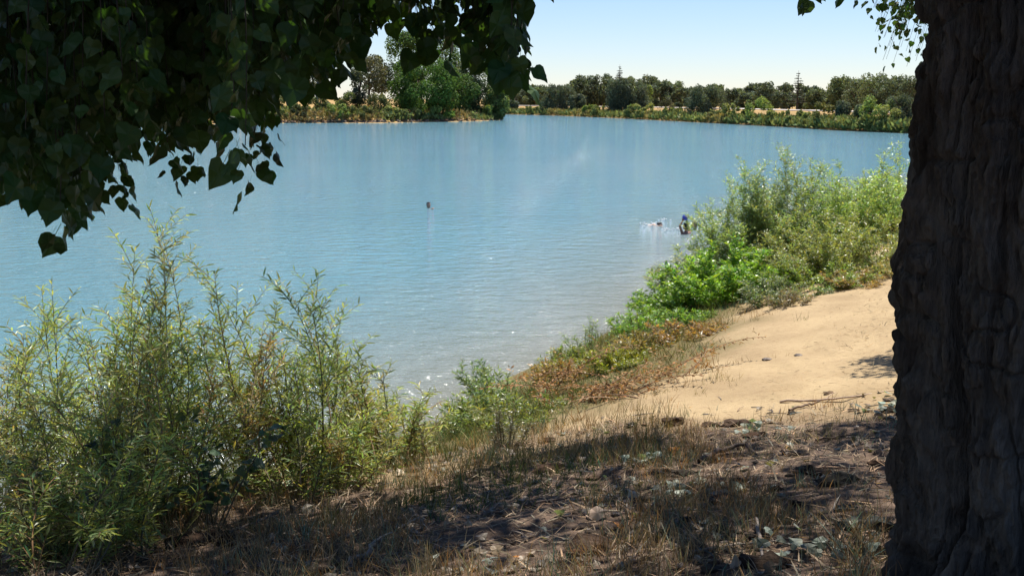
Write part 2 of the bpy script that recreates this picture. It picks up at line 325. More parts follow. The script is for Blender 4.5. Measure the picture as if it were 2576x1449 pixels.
# behind the levee, left to right: column, top row, half width, depth from the water
G1 = 'trees in the row behind the far levee'
def lev_label(px, far=False):
    w_ = 'over the tip of the wooded point' if px < 1380 else 'between the wide rounded willow and the full conifer' if px < 1557 else 'between the full conifer and the square-crowned willow' if px < 1772 else 'between the square-crowned willow and the bare conifer' if px < 2004 else 'between the bare conifer and the big trunk' if px < 2300 else 'hidden beyond the big trunk'
    return ('hazier back-row tree ' if far else 'dark green tree behind the far levee ')+w_
for px, top, hw, s in ((1262,222,34,44),(1300,224,36,40),(1345,222,34,40),(1382,222,26,50),(1418,218,34,44),(1448,200,40,60),(1478,190,36,58),(1512,187,42,60),(1590,196,44,56),(1628,190,40,50),(1660,206,36,44),(1690,206,34,48),(1722,222,30,40),(1750,222,30,56),(1800,224,34,56),(1842,224,34,44),(1875,232,30,40),(1900,240,28,40),(1978,236,34,60),(2022,238,24,40),(2046,224,32,38),(2072,226,32,50),(2156,206,40,40),(2190,188,44,36),(2238,192,50,38),(2290,196,44,38)):
    k += 1; b, h, w = far_tree(px, top, hw, s); broadleaf('levee_tree', b, h, w*1.1, DK if k % 3 else MD, lev_label(px), group=G1, n=2300, leaf=.0016*b[1], seed=k, low=.08, nb=20+k % 9)
for i, px in enumerate(range(1255, 2960, 34)):
    k += 1; b, h, w = far_tree(px, 222+10*math.sin(i*1.9)-(12 if 1430 < px < 1680 else 0)-(14 if px > 2100 else 0), 30, 74+8*math.sin(i*2.3)); broadleaf('levee_tree', b, h, w*1.15, DK if i % 2 else MD, lev_label(px, True), group='back row of trees beyond the far levee', n=1500, leaf=.0019*b[1], seed=k, low=.05, nb=18)
for px, top, hw, s, col, lab in ((1942,205,48,38,DK,'broad dark dome-crowned tree behind the levee, just beside the bare conifer'),(1618,215,26,36,BR,'lighter yellow-green tree among the dark row behind the far levee'),(2115,196,40,46,MD,'tall dark tree rising behind the hooked bare snag on the far bank')):
    k += 1; b, h, w = far_tree(px, top, hw, s); broadleaf('levee_tree', b, h, w*1.1, col, lab, n=3000, leaf=.0016*b[1], seed=k, low=.1, nb=28)
# willows trailing to the water in front of the levee
for px, top, hw, s, lab in ((1285,252,26,3,'low dark willow overhanging the water where the far bank meets the point'),(1408,210,48,5,'wide rounded dark willow on the far bank, a gap of tan levee on both sides'),(1452,236,28,4,'smaller dark willow bulging from the side of the wide rounded willow'),(1562,196,34,6,'dark weeping willow trailing into the water below the full conifer'),(1598,205,34,9,'spreading dark willow beside the weeping one below the full conifer'),(1772,212,46,5,'broad square-crowned dark weeping willow reaching down to the far waterline'),(2118,252,20,3,'narrow dark willow hanging to the water at the right end of the levee'),(2168,258,26,3,'dark trailing willow between narrow willow and bright green riverside shrubs'),(2262,236,40,4,'dark leafy willow on the far bank close beside the big trunk')):
    k += 1; b, h, w = far_tree(px, top, hw, s); broadleaf('willow_tree', b, h, w*1.15, WL, lab, group='willows along the far waterline', n=5200, leaf=.0016*b[1], droop=True, low=.03, seed=k, nb=24, d=min(w, 9))
k += 1; b, h, w = far_tree(1676, 247, 24, 4); broadleaf('willow_tree', b, h, w, (.10, .10, .06), 'thin greyish small willow in front of the pale levee road', n=900, leaf=.3, droop=True, low=.1, seed=k, nb=14)
# shrubs at the far waterline
for px, top, hw, s, col, lab in ((1345,272,22,1.6,OL,'low olive shrub on the far bank left of the wide rounded willow'),(1370,277,12,1.6,YG,'tiny yellowish shrub tucked against the wide rounded willow'),(1484,269,16,1.6,BR,'small bright shrub right of the wide rounded willow'),(1510,271,24,1.6,OL,'low olive shrub beside the weeping willow below the conifer'),(1596,268,22,1.6,OL,'low rounded olive shrub right of the weeping willow trunk'),(1628,268,34,1.6,YG,'long pale yellow-green hedge-like shrub on the far waterline'),(1690,276,26,1.6,OL,'low green shrub at the foot of the square-crowned willow'),(1800,282,20,1.6,OL,'small shrub right of the foot of the square-crowned willow'),(1832,268,18,1.6,YG,'yellow-topped shrub on the far waterline'),(1860,276,22,1.6,OL,'small olive shrub left of the tallest bright riverside shrub'),(1904,255,29,1.8,BR,'tallest bright green rounded shrub on the far waterline'),(1950,284,26,1.6,YG,'low pale shrub right of the tallest bright riverside shrub'),(2000,282,24,1.6,OL,'low olive shrub below the bare conifer'),(2040,286,20,1.6,YG,'low pale shrub at the water near the levee road end'),(2078,266,34,1.8,(.15,.15,.05),'yellowish tall rounded shrub where the levee road ends'),(2210,254,38,2,BR,'bright green tall leafy shrub on the far bank by the big trunk'),(2232,276,22,1.5,YG,'yellow-green lower shrub in front of the bright tall one'),(2143,300,16,1.2,OL,'low dark shrub at the water between two dark willows')):
    k += 1; b, h, w = far_tree(px, top, hw, s); broadleaf('riverside_shrub', b, h*1.2, w*1.45, col, lab, 'shrub', 'shrubs along the far waterline', n=1300, leaf=.0015*b[1], low=.0, seed=k, nb=14, d=min(w, 5), trunk=False)
a = Acc(); rs = np.random.RandomState(5); n = 24000                            # rank waterside growth, dry grass on the levee face
px = rs.uniform(1260, 2560, n); ss = 11*rs.uniform(.0, 1, n)**1.7
q = np.array([along(FARB, 0, p_) for p_ in np.linspace(1255, 2565, 120)]); q1 = np.array([along(FARB, 6.5, p_) for p_ in np.linspace(1255, 2565, 120)])
ti = np.interp(px, np.linspace(1255, 2565, 120), np.arange(120)); fx = lambda Q, c: np.interp(ti, np.arange(120), Q[:, c])
X = fx(q, 0)+(fx(q1, 0)-fx(q, 0))*ss/11; Y = fx(q, 1)+(fx(q1, 1)-fx(q, 1))*ss/11; Z = gz(X, Y)
cc = np.where((vn(X*.12, Y*.12, 4) > .34)[:, None], vary((.19, .215, .075), n, .3, .15, rs), vary((.27, .23, .09), n, .2, .1, rs))
Z = Z+rs.uniform(0, 1, n)*(.3+1.1*vn(X*.16, Y*.16, 14))*np.clip(1.2-ss/7, 0, 1)
leaves(a, RHOMB, np.c_[X, Y, Z], unit(rs.randn(n, 3)*.5+[0, 0, 1]), rs.randn(n, 3), rs.uniform(.35, 1.2, n), cc, .6)
a.build('bank_growth', M_GRASS, label='low scrubby growth covering the far bank below the levee road', category='ground cover', kind='stuff')
# conifers
def conifer(px, top, hw, s, label, sparse, seed):
    b, h, w = far_tree(px, top, hw, s); rs = np.random.RandomState(seed); o = thing('conifer', b, label, 'tree')
    a = Acc(); tube(a, [b-[0, 0, .2], b+[0, 0, h*.5], b+[0, 0, h]], [.028*h, .016*h, .02], (.07, .055, .045), 7); a.build('trunk', M_STEM, o, True)
    st = Acc(); a = Acc(); nl = 17 if not sparse else 13; P0 = []; D0 = []; S0 = []
    for i in range(nl):
        t = .22+.76*i/nl if sparse else .3+.68*i/nl; L = w/2*(1-t)**.9*1.6+.12
        for j in range(7):
            an = rs.uniform(0, 6.28); Lq = L*rs.uniform(.7, 1.1); e = np.array([math.cos(an)*Lq, math.sin(an)*Lq, Lq*(.05 if sparse else -.12)]); q = b+[0, 0, h*t+rs.uniform(-.1, .1)]
            tube(st, [q, q+e*.5-[0, 0, .05*Lq], q+e], [.05, .04, .015], (.07, .055, .045), 4)
            m = 10 if sparse else 34; tt = rs.uniform(.15, 1, (m, 1)); P0.append(q+e*tt+rs.randn(m, 3)*[.1, .1, .05]*min(1, Lq)); S0.append(np.full(m, min(max(.28*Lq, .14), .5 if not sparse else .3))); D0.append(np.tile(e/Lq, (m, 1))+rs.randn(m, 3)*.6+[0, 0, -.25])
    st.build('branches', M_STEM, o, kind='stuff'); P0 = np.concatenate(P0); D0 = np.concatenate(D0); n = len(P0)
    leaves(a, RHOMB, P0, unit(D0), rs.randn(n, 3), np.concatenate(S0)*rs.uniform(.6, 1.3, n), vary((.06, .075, .05), n, .25, .1, rs), .5); a.build('crown', M_TREE, o, kind='stuff')
conifer(1557, 163, 17, 62, 'full dark pointed conifer rising above the far treeline', False, 3)
conifer(2004, 180, 22, 34, 'tall bare-branched conifer with thin tiers standing alone behind the levee', True, 4)
b, h, w = far_tree(2090, 198, 8, 50); o = thing('snag', b, 'hooked thin leaf-hung snag poking above the far trees', 'tree')
a = Acc(); tube(a, bez(b, b+[-.4, 0, h*1.25], b+[.8, 0, h*.86], 12), np.linspace(.14, .04, 12), (.08, .065, .05), 6); a.build('trunk', M_STEM, o, True)
a = Acc(); q = bez(b, b+[-.4, 0, h*1.25], b+[.8, 0, h*.86], 160)[60:]; n = len(q)*3; q = np.repeat(q, 3, 0)+RS.randn(n, 3)*.16; leaves(a, RHOMB, q, unit(RS.randn(n, 3)+[0, 0, -1]), RS.randn(n, 3), RS.uniform(.2, .45, n), vary(MD, n), .6); a.build('crown', M_TREE, o, kind='stuff')

# left bank: trees on the wooded point
for px, top, hw, s, col, lab, kw in (
    (1025,78,52,26,(0.091,0.150,0.044),'tallest pale green feathery tree at the back of the wooded point',dict(n=5200,low=.12)),
    (1115,92,60,30,(0.085,0.137,0.042),'tall green tree behind the big round willow on the point',dict(n=4600,low=.12)),
    (1180,128,42,24,MD,'dark mid-height tree at the back right of the point',dict(n=3600,low=.1)),
    (930,138,46,18,(0.111,0.111,0.065),'thin grey-green tree with open crown on the point',dict(n=2100,low=.25,nb=22)),
    (962,142,30,30,(0.117,0.130,0.078),'sparse pale tree between the grey-green tree and the tallest tree',dict(n=1300,low=.2)),
    (1062,152,102,8,(0.081,0.150,0.034),'big round bright green willow covering the middle of the point',dict(n=13000,low=.03,nb=60,d=20)),
    (1150,176,54,6,(0.085,0.143,0.039),'bright green rounded willow at the right flank of the big willow',dict(n=5200,low=.03,nb=30,d=10)),
    (1205,190,34,6,(0.078,0.111,0.052),'darker grey-green tree near the tip of the point',dict(n=3600,low=.04,droop=True)),
    (1248,212,27,3.5,(0.150,0.195,0.065),'pale yellow-green willow standing at the very tip of the point',dict(n=3000,low=.02)),
    (905,170,26,12,(0.078,0.091,0.052),'small dark tree under the grey-green open tree',dict(n=1500,low=.1)),
    (790,120,60,50,MD,'green tree on the far left bank behind the tan slope',dict(n=3200,low=.1)),
    (640,110,70,40,MD,'dark green tree behind the hanging leaves on the left bank',dict(n=3200,low=.1)),
    (480,100,80,30,DK,'broad dark tree on the left bank screened by the hanging leaves',dict(n=3400,low=.1)),
    (300,70,80,20,MD,'tall tree on the left bank seen through gaps in the leaves',dict(n=3400,low=.1)),
    (140,40,80,14,(0.091,0.111,0.065),'tall grey-green tree at the left bank with sky between its leaves',dict(n=3400,low=.15)),
    (30,10,90,9,(0.085,0.104,0.058),'tallest open-crowned tree on the left bank, beyond the leaf curtain',dict(n=4200,low=.15)),
    (-90,0,90,10,MD,'large tree on the left bank past the grey-green ones',dict(n=3400,low=.1))):
    k += 1; b, h, w = far_tree(px, top, hw, s, LEFT); broadleaf('bank_tree', b, h, w*1.1, col, lab, leaf=.0017*b[1], seed=k, **kw)
for px, top, hw, s, col, lab in ((700,262,34,2.5,OL,'olive scrub on the left bank below the tan slope'),(755,262,24,2.2,(0.104,0.117,0.052),'dark olive shrub beside the scrub below the tan slope'),(850,262,40,2.4,BR,'bright green spreading shrub on the left bank'),(905,266,44,2.2,(0.156,0.169,0.065),'wide dry-tinged green shrub by the bright spreading shrub'),(955,236,28,5,(0.143,0.156,0.065),'taller olive shrub left of the big round willow'),(985,268,17,2,YG,'vivid yellow-green shrub at the foot of the big willow'),(1012,276,20,1.6,OL,'low olive shrub next to the vivid yellow-green one'),(1048,272,24,1.8,(0.143,0.169,0.058),'rounded olive shrub under the big willow'),(1096,268,22,1.8,BR,'leafy green shrub under the right side of the big willow'),(1132,280,19,1.5,(0.156,0.247,0.052),'vivid green low shrub near the driftwood on the point'),(1228,266,14,1.5,BR,'small bright shrub at the foot of the tip willow'),(1250,270,20,1.6,(0.130,0.182,0.058),'dense green shrub at the waterline of the tip'),(720,236,36,10,(.15,.17,.07),'tall olive thicket partly covering the tan slope'),(800,240,40,9,(.12,.15,.06),'dark green thicket at the foot of the tan slope'),(870,232,34,9,(.14,.17,.06),'green thicket between the tan slope and the grey-green open tree'),(560,268,60,2,OL,'scrub on the left bank hidden behind the leaves'),(400,262,60,2,BR,'bright scrub on the left bank behind the leaf curtain'),(200,256,70,2,OL,'wide scrub far along the left bank'),(30,262,60,2,BR,'bright shrub far along the left bank beyond the leaf curtain')):
    k += 1; b, h, w = far_tree(px, top, hw, s, LEFT); broadleaf('riverside_shrub', b, h, w*1.1, col, lab, 'shrub', 'shrubs along the left bank', n=1500, leaf=.0014*b[1], low=0, seed=k, nb=18, d=min(w, 6), trunk=False)
a = Acc(); n = 15000; rs = np.random.RandomState(6); pp = np.linspace(-200, 1270, 150); q = np.array([along(LEFT, 0, p_) for p_ in pp]); q1 = np.array([along(LEFT, 12, p_) for p_ in pp]); px = rs.uniform(-200, 1265, n); ss = rs.uniform(.03, 1, n)**1.3
X = np.interp(px, pp, q[:, 0]); X = X+(np.interp(px, pp, q1[:, 0])-X)*ss; Y = np.interp(px, pp, q[:, 1]); Y = Y+(np.interp(px, pp, q1[:, 1])-Y)*ss
cc = np.where((vn(X*.15, Y*.15, 8) > .45)[:, None], vary(OL, n, .3, .15, rs), vary((.25, .19, .08), n, .2, .1, rs))
leaves(a, RHOMB, np.c_[X, Y, gz(X, Y)+rs.uniform(0, 1, n)*(.2+1.8*vn(X*.2, Y*.2, 15))], unit(rs.randn(n, 3)*.5+[0, 0, 1]), rs.randn(n, 3), rs.uniform(.35, 1.0, n), cc, .6)
a.build('bank_growth', M_GRASS, label='dry and green scrubby growth covering the left bank below its trees', category='ground cover', kind='stuff')
_b = bmesh.new(); bmesh.ops.create_icosphere(_b, subdivisions=2, radius=1); ICO = (np.array([q.co[:] for q in _b.verts]), np.array([[w.index for w in q.verts] for q in _b.faces])); _b.free()
def rock_mesh(acc, c, r, col, seed, flat=.6):
    v, f = ICO
    s = 1+1.5*fbm(v[:, 0]*1.9+seed*3.1, v[:, 1]*1.9+v[:, 2]*2.3, 3, seed); v = v*s[:, None]*np.asarray(r)*[1, 1, flat]
    acc.add(v+np.asarray(c), f, col)
a = Acc()
for i in range(260):
    p_ = RS.uniform(640, 1262); b = along(LEFT, RS.uniform(.05, 1.0), p_); r = RS.uniform(.15, .5)
    rock_mesh(a, (b[0], b[1], float(gz(b[0], b[1]))+r*.1), r, vary((.17, .12, .085), 1, .3)[0], i)
a.build('rubble', M_ROCK, label='brown stones and rubble lining the waterline of the wooded point', category='rubble', kind='stuff')
for p0, p1, lab in (((1060,300),(1088,302),'pale driftwood log lying at the waterline under the big willow'),((1166,300),(1180,287),'slanting brown driftwood limb leaning on the bank of the point')):
    A = at_z(*p0, .15); dd = A[1]; B = at_y(p1[0], p1[1], dd); B[2] = max(B[2], .3); a = Acc(); tube(a, bez(A, (A+B)/2+[0, 0, .15], B, 6), np.linspace(.2, .09, 6), (.3, .24, .18), 7)
    a.build('driftwood_log', M_STEM, origin=A, smooth=True, label=lab, category='driftwood')

# ------------------------------------------------------------------ the big cottonwood: trunk, limbs, hanging curtain of leaves, crown
TC = np.array([2.355, 4.58]); TZ = float(gz(TC[0], TC[1])); TR = .62
cot = thing('cottonwood_tree', (TC[0], TC[1], TZ), 'massive dark cottonwood with deeply furrowed trunk and hanging leafy branches over the bank', 'tree')
az = np.radians(np.concatenate([np.linspace(128, 365, 430, endpoint=False), np.linspace(5, 128, 60, endpoint=False)])); zz = TZ-.35+np.concatenate([np.linspace(0, 3.2, 410), np.linspace(3.22, 5.6, 50)]); na, nz = len(az), len(zz)
A, Z = np.meshgrid(az, zz); hgt = Z-TZ
R = TR+.02*np.exp(-np.maximum(hgt+.1, 0)/.25)
R += .045*np.exp(-np.maximum(hgt, 0)/.5)*np.sin(A*5-2)+.035*np.sin(A*3+.6*hgt)+.02*np.sin(A*7-hgt)
dl = np.angle(np.exp(1j*(A-math.radians(154)))); R += .065*np.exp(-((hgt-1.28)/.17)**2-(dl/.35)**2)*(1+.5*fbm(A*8, Z*8, 2, 5))
R -= .05*np.exp(-((hgt-2.35)/.3)**2-(dl/.4)**2)
u = (A % (2*np.pi))*TR; wx = u+.26*fbm(u*2.2, Z*1.5, 3, 41)
r1 = np.abs(vn(wx*6.2, Z*.85+.5*np.sin(A*2), 51)-.5)*2; r2 = np.abs(vn(wx*12+4, Z*1.7, 52)-.5)*2
sm = lambda q, a_, b_: (lambda t: t*t*(3-2*t))(np.clip((q-a_)/(b_-a_), 0, 1))
bark = .095*(sm(r1, .0, .26)-1)+.045*(sm(r2, .0, .24)-1)+.08*fbm(u*5, Z*2, 3, 61)+.085*fbm(wx*22, Z*5.5, 3, 62)+.075*fbm(wx*46, Z*13, 3, 66)-.02*(vn(wx*14, Z*3.1, 67) > .62)
cr = np.abs(vn(u*5, Z*6.5, 63)-.5)*2; bark -= .03*np.exp(-(cr/.09)**2)*(vn(u*2, Z*2, 64) > .4)
R = R+bark
X = TC[0]+R*np.cos(A)-.03*hgt; Y = TC[1]+R*np.sin(A)
i = np.arange(nz-1)[:, None]*na; j = np.arange(na)[None]; kk = (j+1) % na
a = Acc(); tone = (.85+.9*fbm(u*4, Z*3, 4, 77))[..., None]
cb = np.clip(np.array([.105, .09, .075])*tone*(1+.8*np.clip(fbm(u*1.5, Z*1.1, 3, 78), 0, 1)[..., None]*np.array([1.1, 1.15, 1.2])), .02, .4)
a.add(np.stack([X, Y, Z], -1).reshape(-1, 3), np.stack([i+j, i+kk, i+na+kk, i+na+j], -1).reshape(-1, 4), cb.reshape(-1, 3)); a.build('trunk', M_COTBARK, cot, True)
fork = np.array([TC[0]+.1, TC[1], TZ+5.0]); limb_tips = []
for e, m, r in (((-4.5,5.5,8.2),(-.5,5,8.6),.24),((-2.0,8.5,8.6),(.3,6,9.0),.2),((-3.6,1.2,8.6),(-.2,3,9),.2),((5.2,12.0,8.4),(3.8,8,9),.22),((8.5,6.5,9.2),(5,5.5,9.5),.22),((1.8,10.6,9.5),(2,7,10),.2),((2.5,4.6,14),(2.2,4.6,11),.3),((5,-1.5,9.2),(3.5,1.5,9.6),.22),((-.5,-2,9),(1,1,9.6),.18),((.6,7.6,12.5),(1.8,5.5,10.5),.2),((-1.5,4.2,11.5),(.8,4.4,10.5),.2)):
    a = Acc(); P_ = bez(fork, m, e, 14); P_[2:-1] += RS.randn(11, 3)*.06; tube(a, P_, np.linspace(r, .035, 14), (.11, .09, .07), 9); a.build('limb', M_BARK, cot, True); limb_tips.append(P_[5:])
# the crown overhead (clumps of leaves round the limbs, an open dappled canopy)
rs = np.random.RandomState(12); lp = np.concatenate(limb_tips); nb = 300; C_ = []
while len(C_) < nb:
    an = rs.uniform(0, 6.283); rr = 8.3*math.sqrt(rs.uniform(0, 1)); xx = TC[0]+math.cos(an)*rr*1.02; yy = TC[1]+math.sin(an)*rr*.93
    zl = 5.7+.105*max(yy, 0)+.3; zu = 14.5-.10*rr*rr; zc = rs.uniform(zl, max(zu, zl+.8))
    hs = (zc-1.6)/math.tan(SUN_EL); sx_, sy_ = xx-hs*math.sin(SUN_AZ), yy-hs*math.cos(SUN_AZ)
    if SHADE(sx_, sy_) > -.55: continue                        # crown shaped so that its shadow stops at the shade edge
    if vn(np.array([xx*.55]), np.array([yy*.55]), 91)[0] > .44: C_.append((xx, yy, zc))
C_ = np.array(C_); nl = 72000; ib = rs.randint(0, nb, nl); rb = rs.uniform(.55, 1.15, nb)
p = C_[ib]+unit(rs.randn(nl, 3))*(rb[ib]*rs.uniform(.1, 1, nl)**.5)[:, None]*[1, 1, .7]
p = p[p[:, 2] > 5.15+.0875*np.hypot(p[:, 0], p[:, 1]).clip(0, 30)+.35]; nl = len(p)
a = Acc(); leaves(a, RHOMB, p, unit(rs.randn(nl, 3)*.6+[0, 0, -1]), rs.randn(nl, 3), rs.uniform(.09, .16, nl), vary((.05, .085, .022), nl, .25, .12, rs)); a.build('crown', M_COT, cot, kind='stuff')
# hanging curtain: twigs that droop from the limbs above, each ending where the leaf mass ends
OUTL = np.array([(-300,600),(-120,560),(0,520),(60,528),(110,560),(150,590),(200,600),(245,520),(300,430),(400,420),(500,395),(540,365),(600,340),(650,325),(672,280),(705,235),(780,270),(840,255),(880,230),(892,165),(950,105),(1010,80),(1060,50)])
drops = []
for i in range(420):
    px = rs.uniform(-260, 1010); d = rs.uniform(3.3, 6.4); lo = np.interp(px, OUTL[:, 0], OUTL[:, 1]); drops.append((px, lo-rs.uniform(0, 1)**1.6*170-12, d, 0))
for i in range(260):
    px = rs.uniform(-260, 990); lo = np.interp(px, OUTL[:, 0], OUTL[:, 1]); drops.append((px, lo-30-rs.uniform(0, 1)*150, rs.uniform(4.6, 6.6), 0))
for q in ((15,520,3.9),(40,545,4.0),(148,692,3.5),(160,640,3.6),(205,615,3.6),(225,560,4.2),(315,548,5.6),(330,520,5.6),(295,510,5.4),(425,500,4.6),(470,495,5.2),(500,470,5.6),(435,450,4.0),(585,470,3.3),(612,550,3.1),(640,500,5.0),(668,470,5.2),(680,430,5.3),(590,440,3.2),(560,400,3.6),(655,370,4.6),(700,290,5),
          (1060,150,4.2),(1040,110,4.6),(1085,175,4.3),(1108,190,4.6),(1135,155,4.2),(1095,90,4.2),(1150,110,4.6),(1180,180,4.0),(1205,190,4.0),(1165,60,4.4),(1222,200,3.9),(1240,170,3.7),(1262,235,3.6),(1288,248,3.5),(1305,250,3.6),(1275,258,3.5),(1292,262,3.7),(1240,240,3.8),(1318,228,3.6),(1060,170,4.3),(1255,130,4),(1270,190,3.8),(1300,110,4.0),(1312,190,4),(1230,70,4.2),(1290,40,4.2),(1268,30,4.4),(1210,30,4.5),(1130,40,4.6),(1075,30,4.4),(1195,130,4.2),(1236,215,3.8),(1120,130,4.4),(1385,20,3.6),(1345,2,3.8),(2030,52,4.4),(2056,44,4.5),(2044,36,4.6),(2118,18,6),(2160,24,8),(2190,30,9),(2225,40,7.5),(1760,2,4)): drops.append((*q, 1))
for i in range(12):
    px = rs.uniform(1060, 1315); drops.append((px, np.interp(px, (1000,1060,1110,1180,1225,1290,1315), (120,150,185,180,215,235,150))*rs.uniform(.25, .95), rs.uniform(3.6, 5.2), 1))
tw = Acc(); L_p = []; L_d = []; L_n = []; L_s = []; L_r = []
for px, py, dist, kind in drops:
    e = at_y(px, py-F*.085/dist, dist); top = e+np.array([rs.normal(0, .35), rs.normal(.1, .3), 0]); top[2] = 5.9+.11*dist+rs.uniform(.2, .8)
    tw_pts = bez(top, [e[0]+rs.normal(0, .12), e[1]+rs.normal(0, .12), (top[2]+e[2])/2+.3], e, 26)
    if e[1] > 0: tube(tw, tw_pts[:-1], np.linspace(.005, .0016, 25), (.05, .042, .028), 4)
    seg = np.linalg.norm(np.diff(tw_pts, axis=0), axis=1); cl = np.concatenate([[0], np.cumsum(seg)]); L = cl[-1]
    step = .05 if kind == 0 else .045; t = np.arange(L-.02, .05, -step); t = t+rs.uniform(-.015, .015, len(t)); t = t.clip(0, L)
    if kind == 1 and px > 1330: t = t[:7 if px < 2100 else 12]
    base = np.stack([np.interp(t, cl, tw_pts[:, c]) for c in range(3)], -1); m = len(t)
    an = np.arange(m)*2.4+rs.uniform(0, 6.28)+rs.normal(0, .5, m); side = np.c_[np.cos(an), np.sin(an), np.zeros(m)]; sz = rs.uniform(.04, .088, m)*(1 if dist < 4.5 else .95)
    if kind and px > 1330: sz *= .85
    if m: sz[0] *= 1.1
    dv = unit(side*rs.uniform(.25, .8, (m, 1))+[0, 0, -1]+rs.randn(m, 3)*.18)
    L_p.append(base+side*.012+dv*(sz*.5)[:, None]); L_d.append(dv); L_n.append(unit(side*.7+rs.randn(m, 3)*.8)); L_s.append(sz); L_r.append(np.full(m, dist))
# a farther branch by the trunk, with leaves that look small
for i in range(46):
    px = rs.uniform(2195, 2330); py = rs.uniform(-30, 185); py = py if px > 2195+.25*abs(py-95) else 20
    e = at_y(px, py, rs.uniform(12.2, 13.4)); st = np.array([5.2, 12.0, 8.4]); P_ = bez(st, (st+e)/2+[0, 0, .3], e, 12); tube(tw, P_, np.linspace(.008, .002, 12), (.1, .085, .05), 4)
    m = 20; t = rs.uniform(.55, 1, m); base = np.stack([np.interp(t, np.linspace(0, 1, 12), P_[:, c]) for c in range(3)], -1)+rs.randn(m, 3)*.06; dv = unit(rs.randn(m, 3)*.6+[0, 0, -1])
    L_p.append(base); L_d.append(dv); L_n.append(rs.randn(m, 3)); L_s.append(rs.uniform(.05, .08, m)); L_r.append(np.full(m, 13.))
tw.build('twigs', M_STEM, cot, kind='stuff')
L_p = np.concatenate(L_p); L_d = np.concatenate(L_d); L_n = np.concatenate(L_n); L_s = np.concatenate(L_s); NL = len(L_p)
LC = vary((.045, .085, .02), NL, .22, .12, rs)
rel = L_p+L_d*(L_s*.5)[:, None]-CAM; fw = rel[:, 1]*math.cos(PITCH)-rel[:, 2]*math.sin(PITCH); up = rel[:, 1]*math.sin(PITCH)+rel[:, 2]*math.cos(PITCH)
vx = CX+F*rel[:, 0]/fw; vy = CY-F*up/fw; inf = (vx > 5) & (vx < 2570) & (vy > 5); score = np.where(inf, L_s/fw, 0); pick = np.argsort(-score)[:300]
rest = np.ones(NL, bool); rest[pick] = False; ri = np.where(rest)[0]; a = Acc()
for h_ in range(5):
    q = ri[ri % 5 == h_]; leaves(a, HEARTS[h_], L_p[q], L_d[q], L_n[q], L_s[q], LC[q])
a.build('foliage', M_COT, cot, kind='stuff')
protos = []
for h_ in range(5):
    for c_ in range(3):
        ac = Acc(); ac.add(HEARTS[h_][0], HEARTS[h_][1], vary((.045, .085, .02), 1, .2, .12, rs)[0]); o = ac.build('leaf', M_COT); protos.append(o.data); bpy.data.objects.remove(o)
for q in pick:
    o = bpy.data.objects.new('leaf', protos[q % 15]); COL.objects.link(o); o.parent = cot
    b_, t_, n_ = frames(L_d[q][None], L_n[q][None]); s_ = L_s[q]; M_ = Matrix(np.c_[b_[0]*s_, t_[0]*s_, n_[0]*s_].tolist()).to_4x4(); M_.translation = Vector(L_p[q]-ORG[cot.name]); o.matrix_basis = M_

# ------------------------------------------------------------------ willow shrubs on the near bank
def stem_with_leaves(o, base, tip, rs, r0, col, lcol, side, spacing, llen, tmpl, bend=.25, per_stem=True, acc=None, lacc=None, droop=.15, wid=1.0):
    base = np.asarray(base); tip = np.asarray(tip); H_ = np.linalg.norm(tip-base); mid = base+(tip-base)*.5+np.array([rs.normal(0, .15)*H_, rs.normal(0, .13)*H_, bend*.5*H_*.4])
    st = acc or Acc(); lf = lacc or Acc(); P_ = bez(base-[0, 0, .08], mid, tip, 14); tube(st, P_, np.linspace(r0, .0018, 14), col, 5)
    runs = [(P_, .42)]
    for i in range(side):
        t = rs.uniform(.06, .95); k_ = t*13; q = P_[int(k_)]+(P_[min(int(k_)+1, 13)]-P_[int(k_)])*(k_-int(k_)); an = rs.uniform(0, 6.283); L = H_*rs.uniform(.14, .40)*(1.15-.75*t)
        ax = unit(tip-base); dv = unit(ax*rs.uniform(.5, 1.1)+np.array([math.cos(an), math.sin(an), .1])*rs.uniform(.5, 1.0)); e = q+dv*L+[0, 0, -.06*L]; S_ = bez(q, q+dv*L*.55+[0, 0, .06*L], e, 7)
        if tmpl is LANCE: tube(st, S_, np.linspace(r0*.4, .0014, 7), col, 4)
        runs.append((S_, .12))
    for R_, t0 in runs:
        seg = np.linalg.norm(np.diff(R_, axis=0), axis=1); cl = np.concatenate([[0], np.cumsum(seg)]); t = np.arange(cl[-1]*t0, cl[-1], spacing); m = len(t)
        if not m: continue
        b_ = np.stack([np.interp(t, cl, R_[:, c]) for c in range(3)], -1); tg = unit(np.stack([np.interp(t, cl, np.gradient(R_[:, c])) for c in range(3)], -1))
        an = np.arange(m)*2.4+rs.uniform(0, 6); sd_ = np.c_[np.cos(an), np.sin(an), rs.normal(0, .2, m)]; dv = unit(tg*.75+sd_*.75+rs.randn(m, 3)*.15+[0, 0, -droop]); nn = unit(np.array([0, 0, 1.])+rs.randn(m, 3)*.55)
        leaves(lf, tmpl, b_, dv, nn, llen*rs.uniform(.6, 1.15, m), vary(lcol, m, .22, .16, rs), wid)
    if per_stem and acc is None: s_ = st.build('stem', M_STEM, o, True); lf.build('foliage', M_LEAF, s_, kind='stuff')
LOUT = np.array([(-200,880),(0,890),(50,840),(100,735),(150,720),(190,770),(250,770),(300,705),(340,640),(375,640),(420,640),(470,680),(520,685),(560,750),(620,770),(670,705),(740,720),(790,790),(830,870),(900,885),(960,930),(1000,1000),(1080,990),(1110,1010),(1140,1050)])
WILC = (.29, .345, .125); STC = (.19, .14, .08)
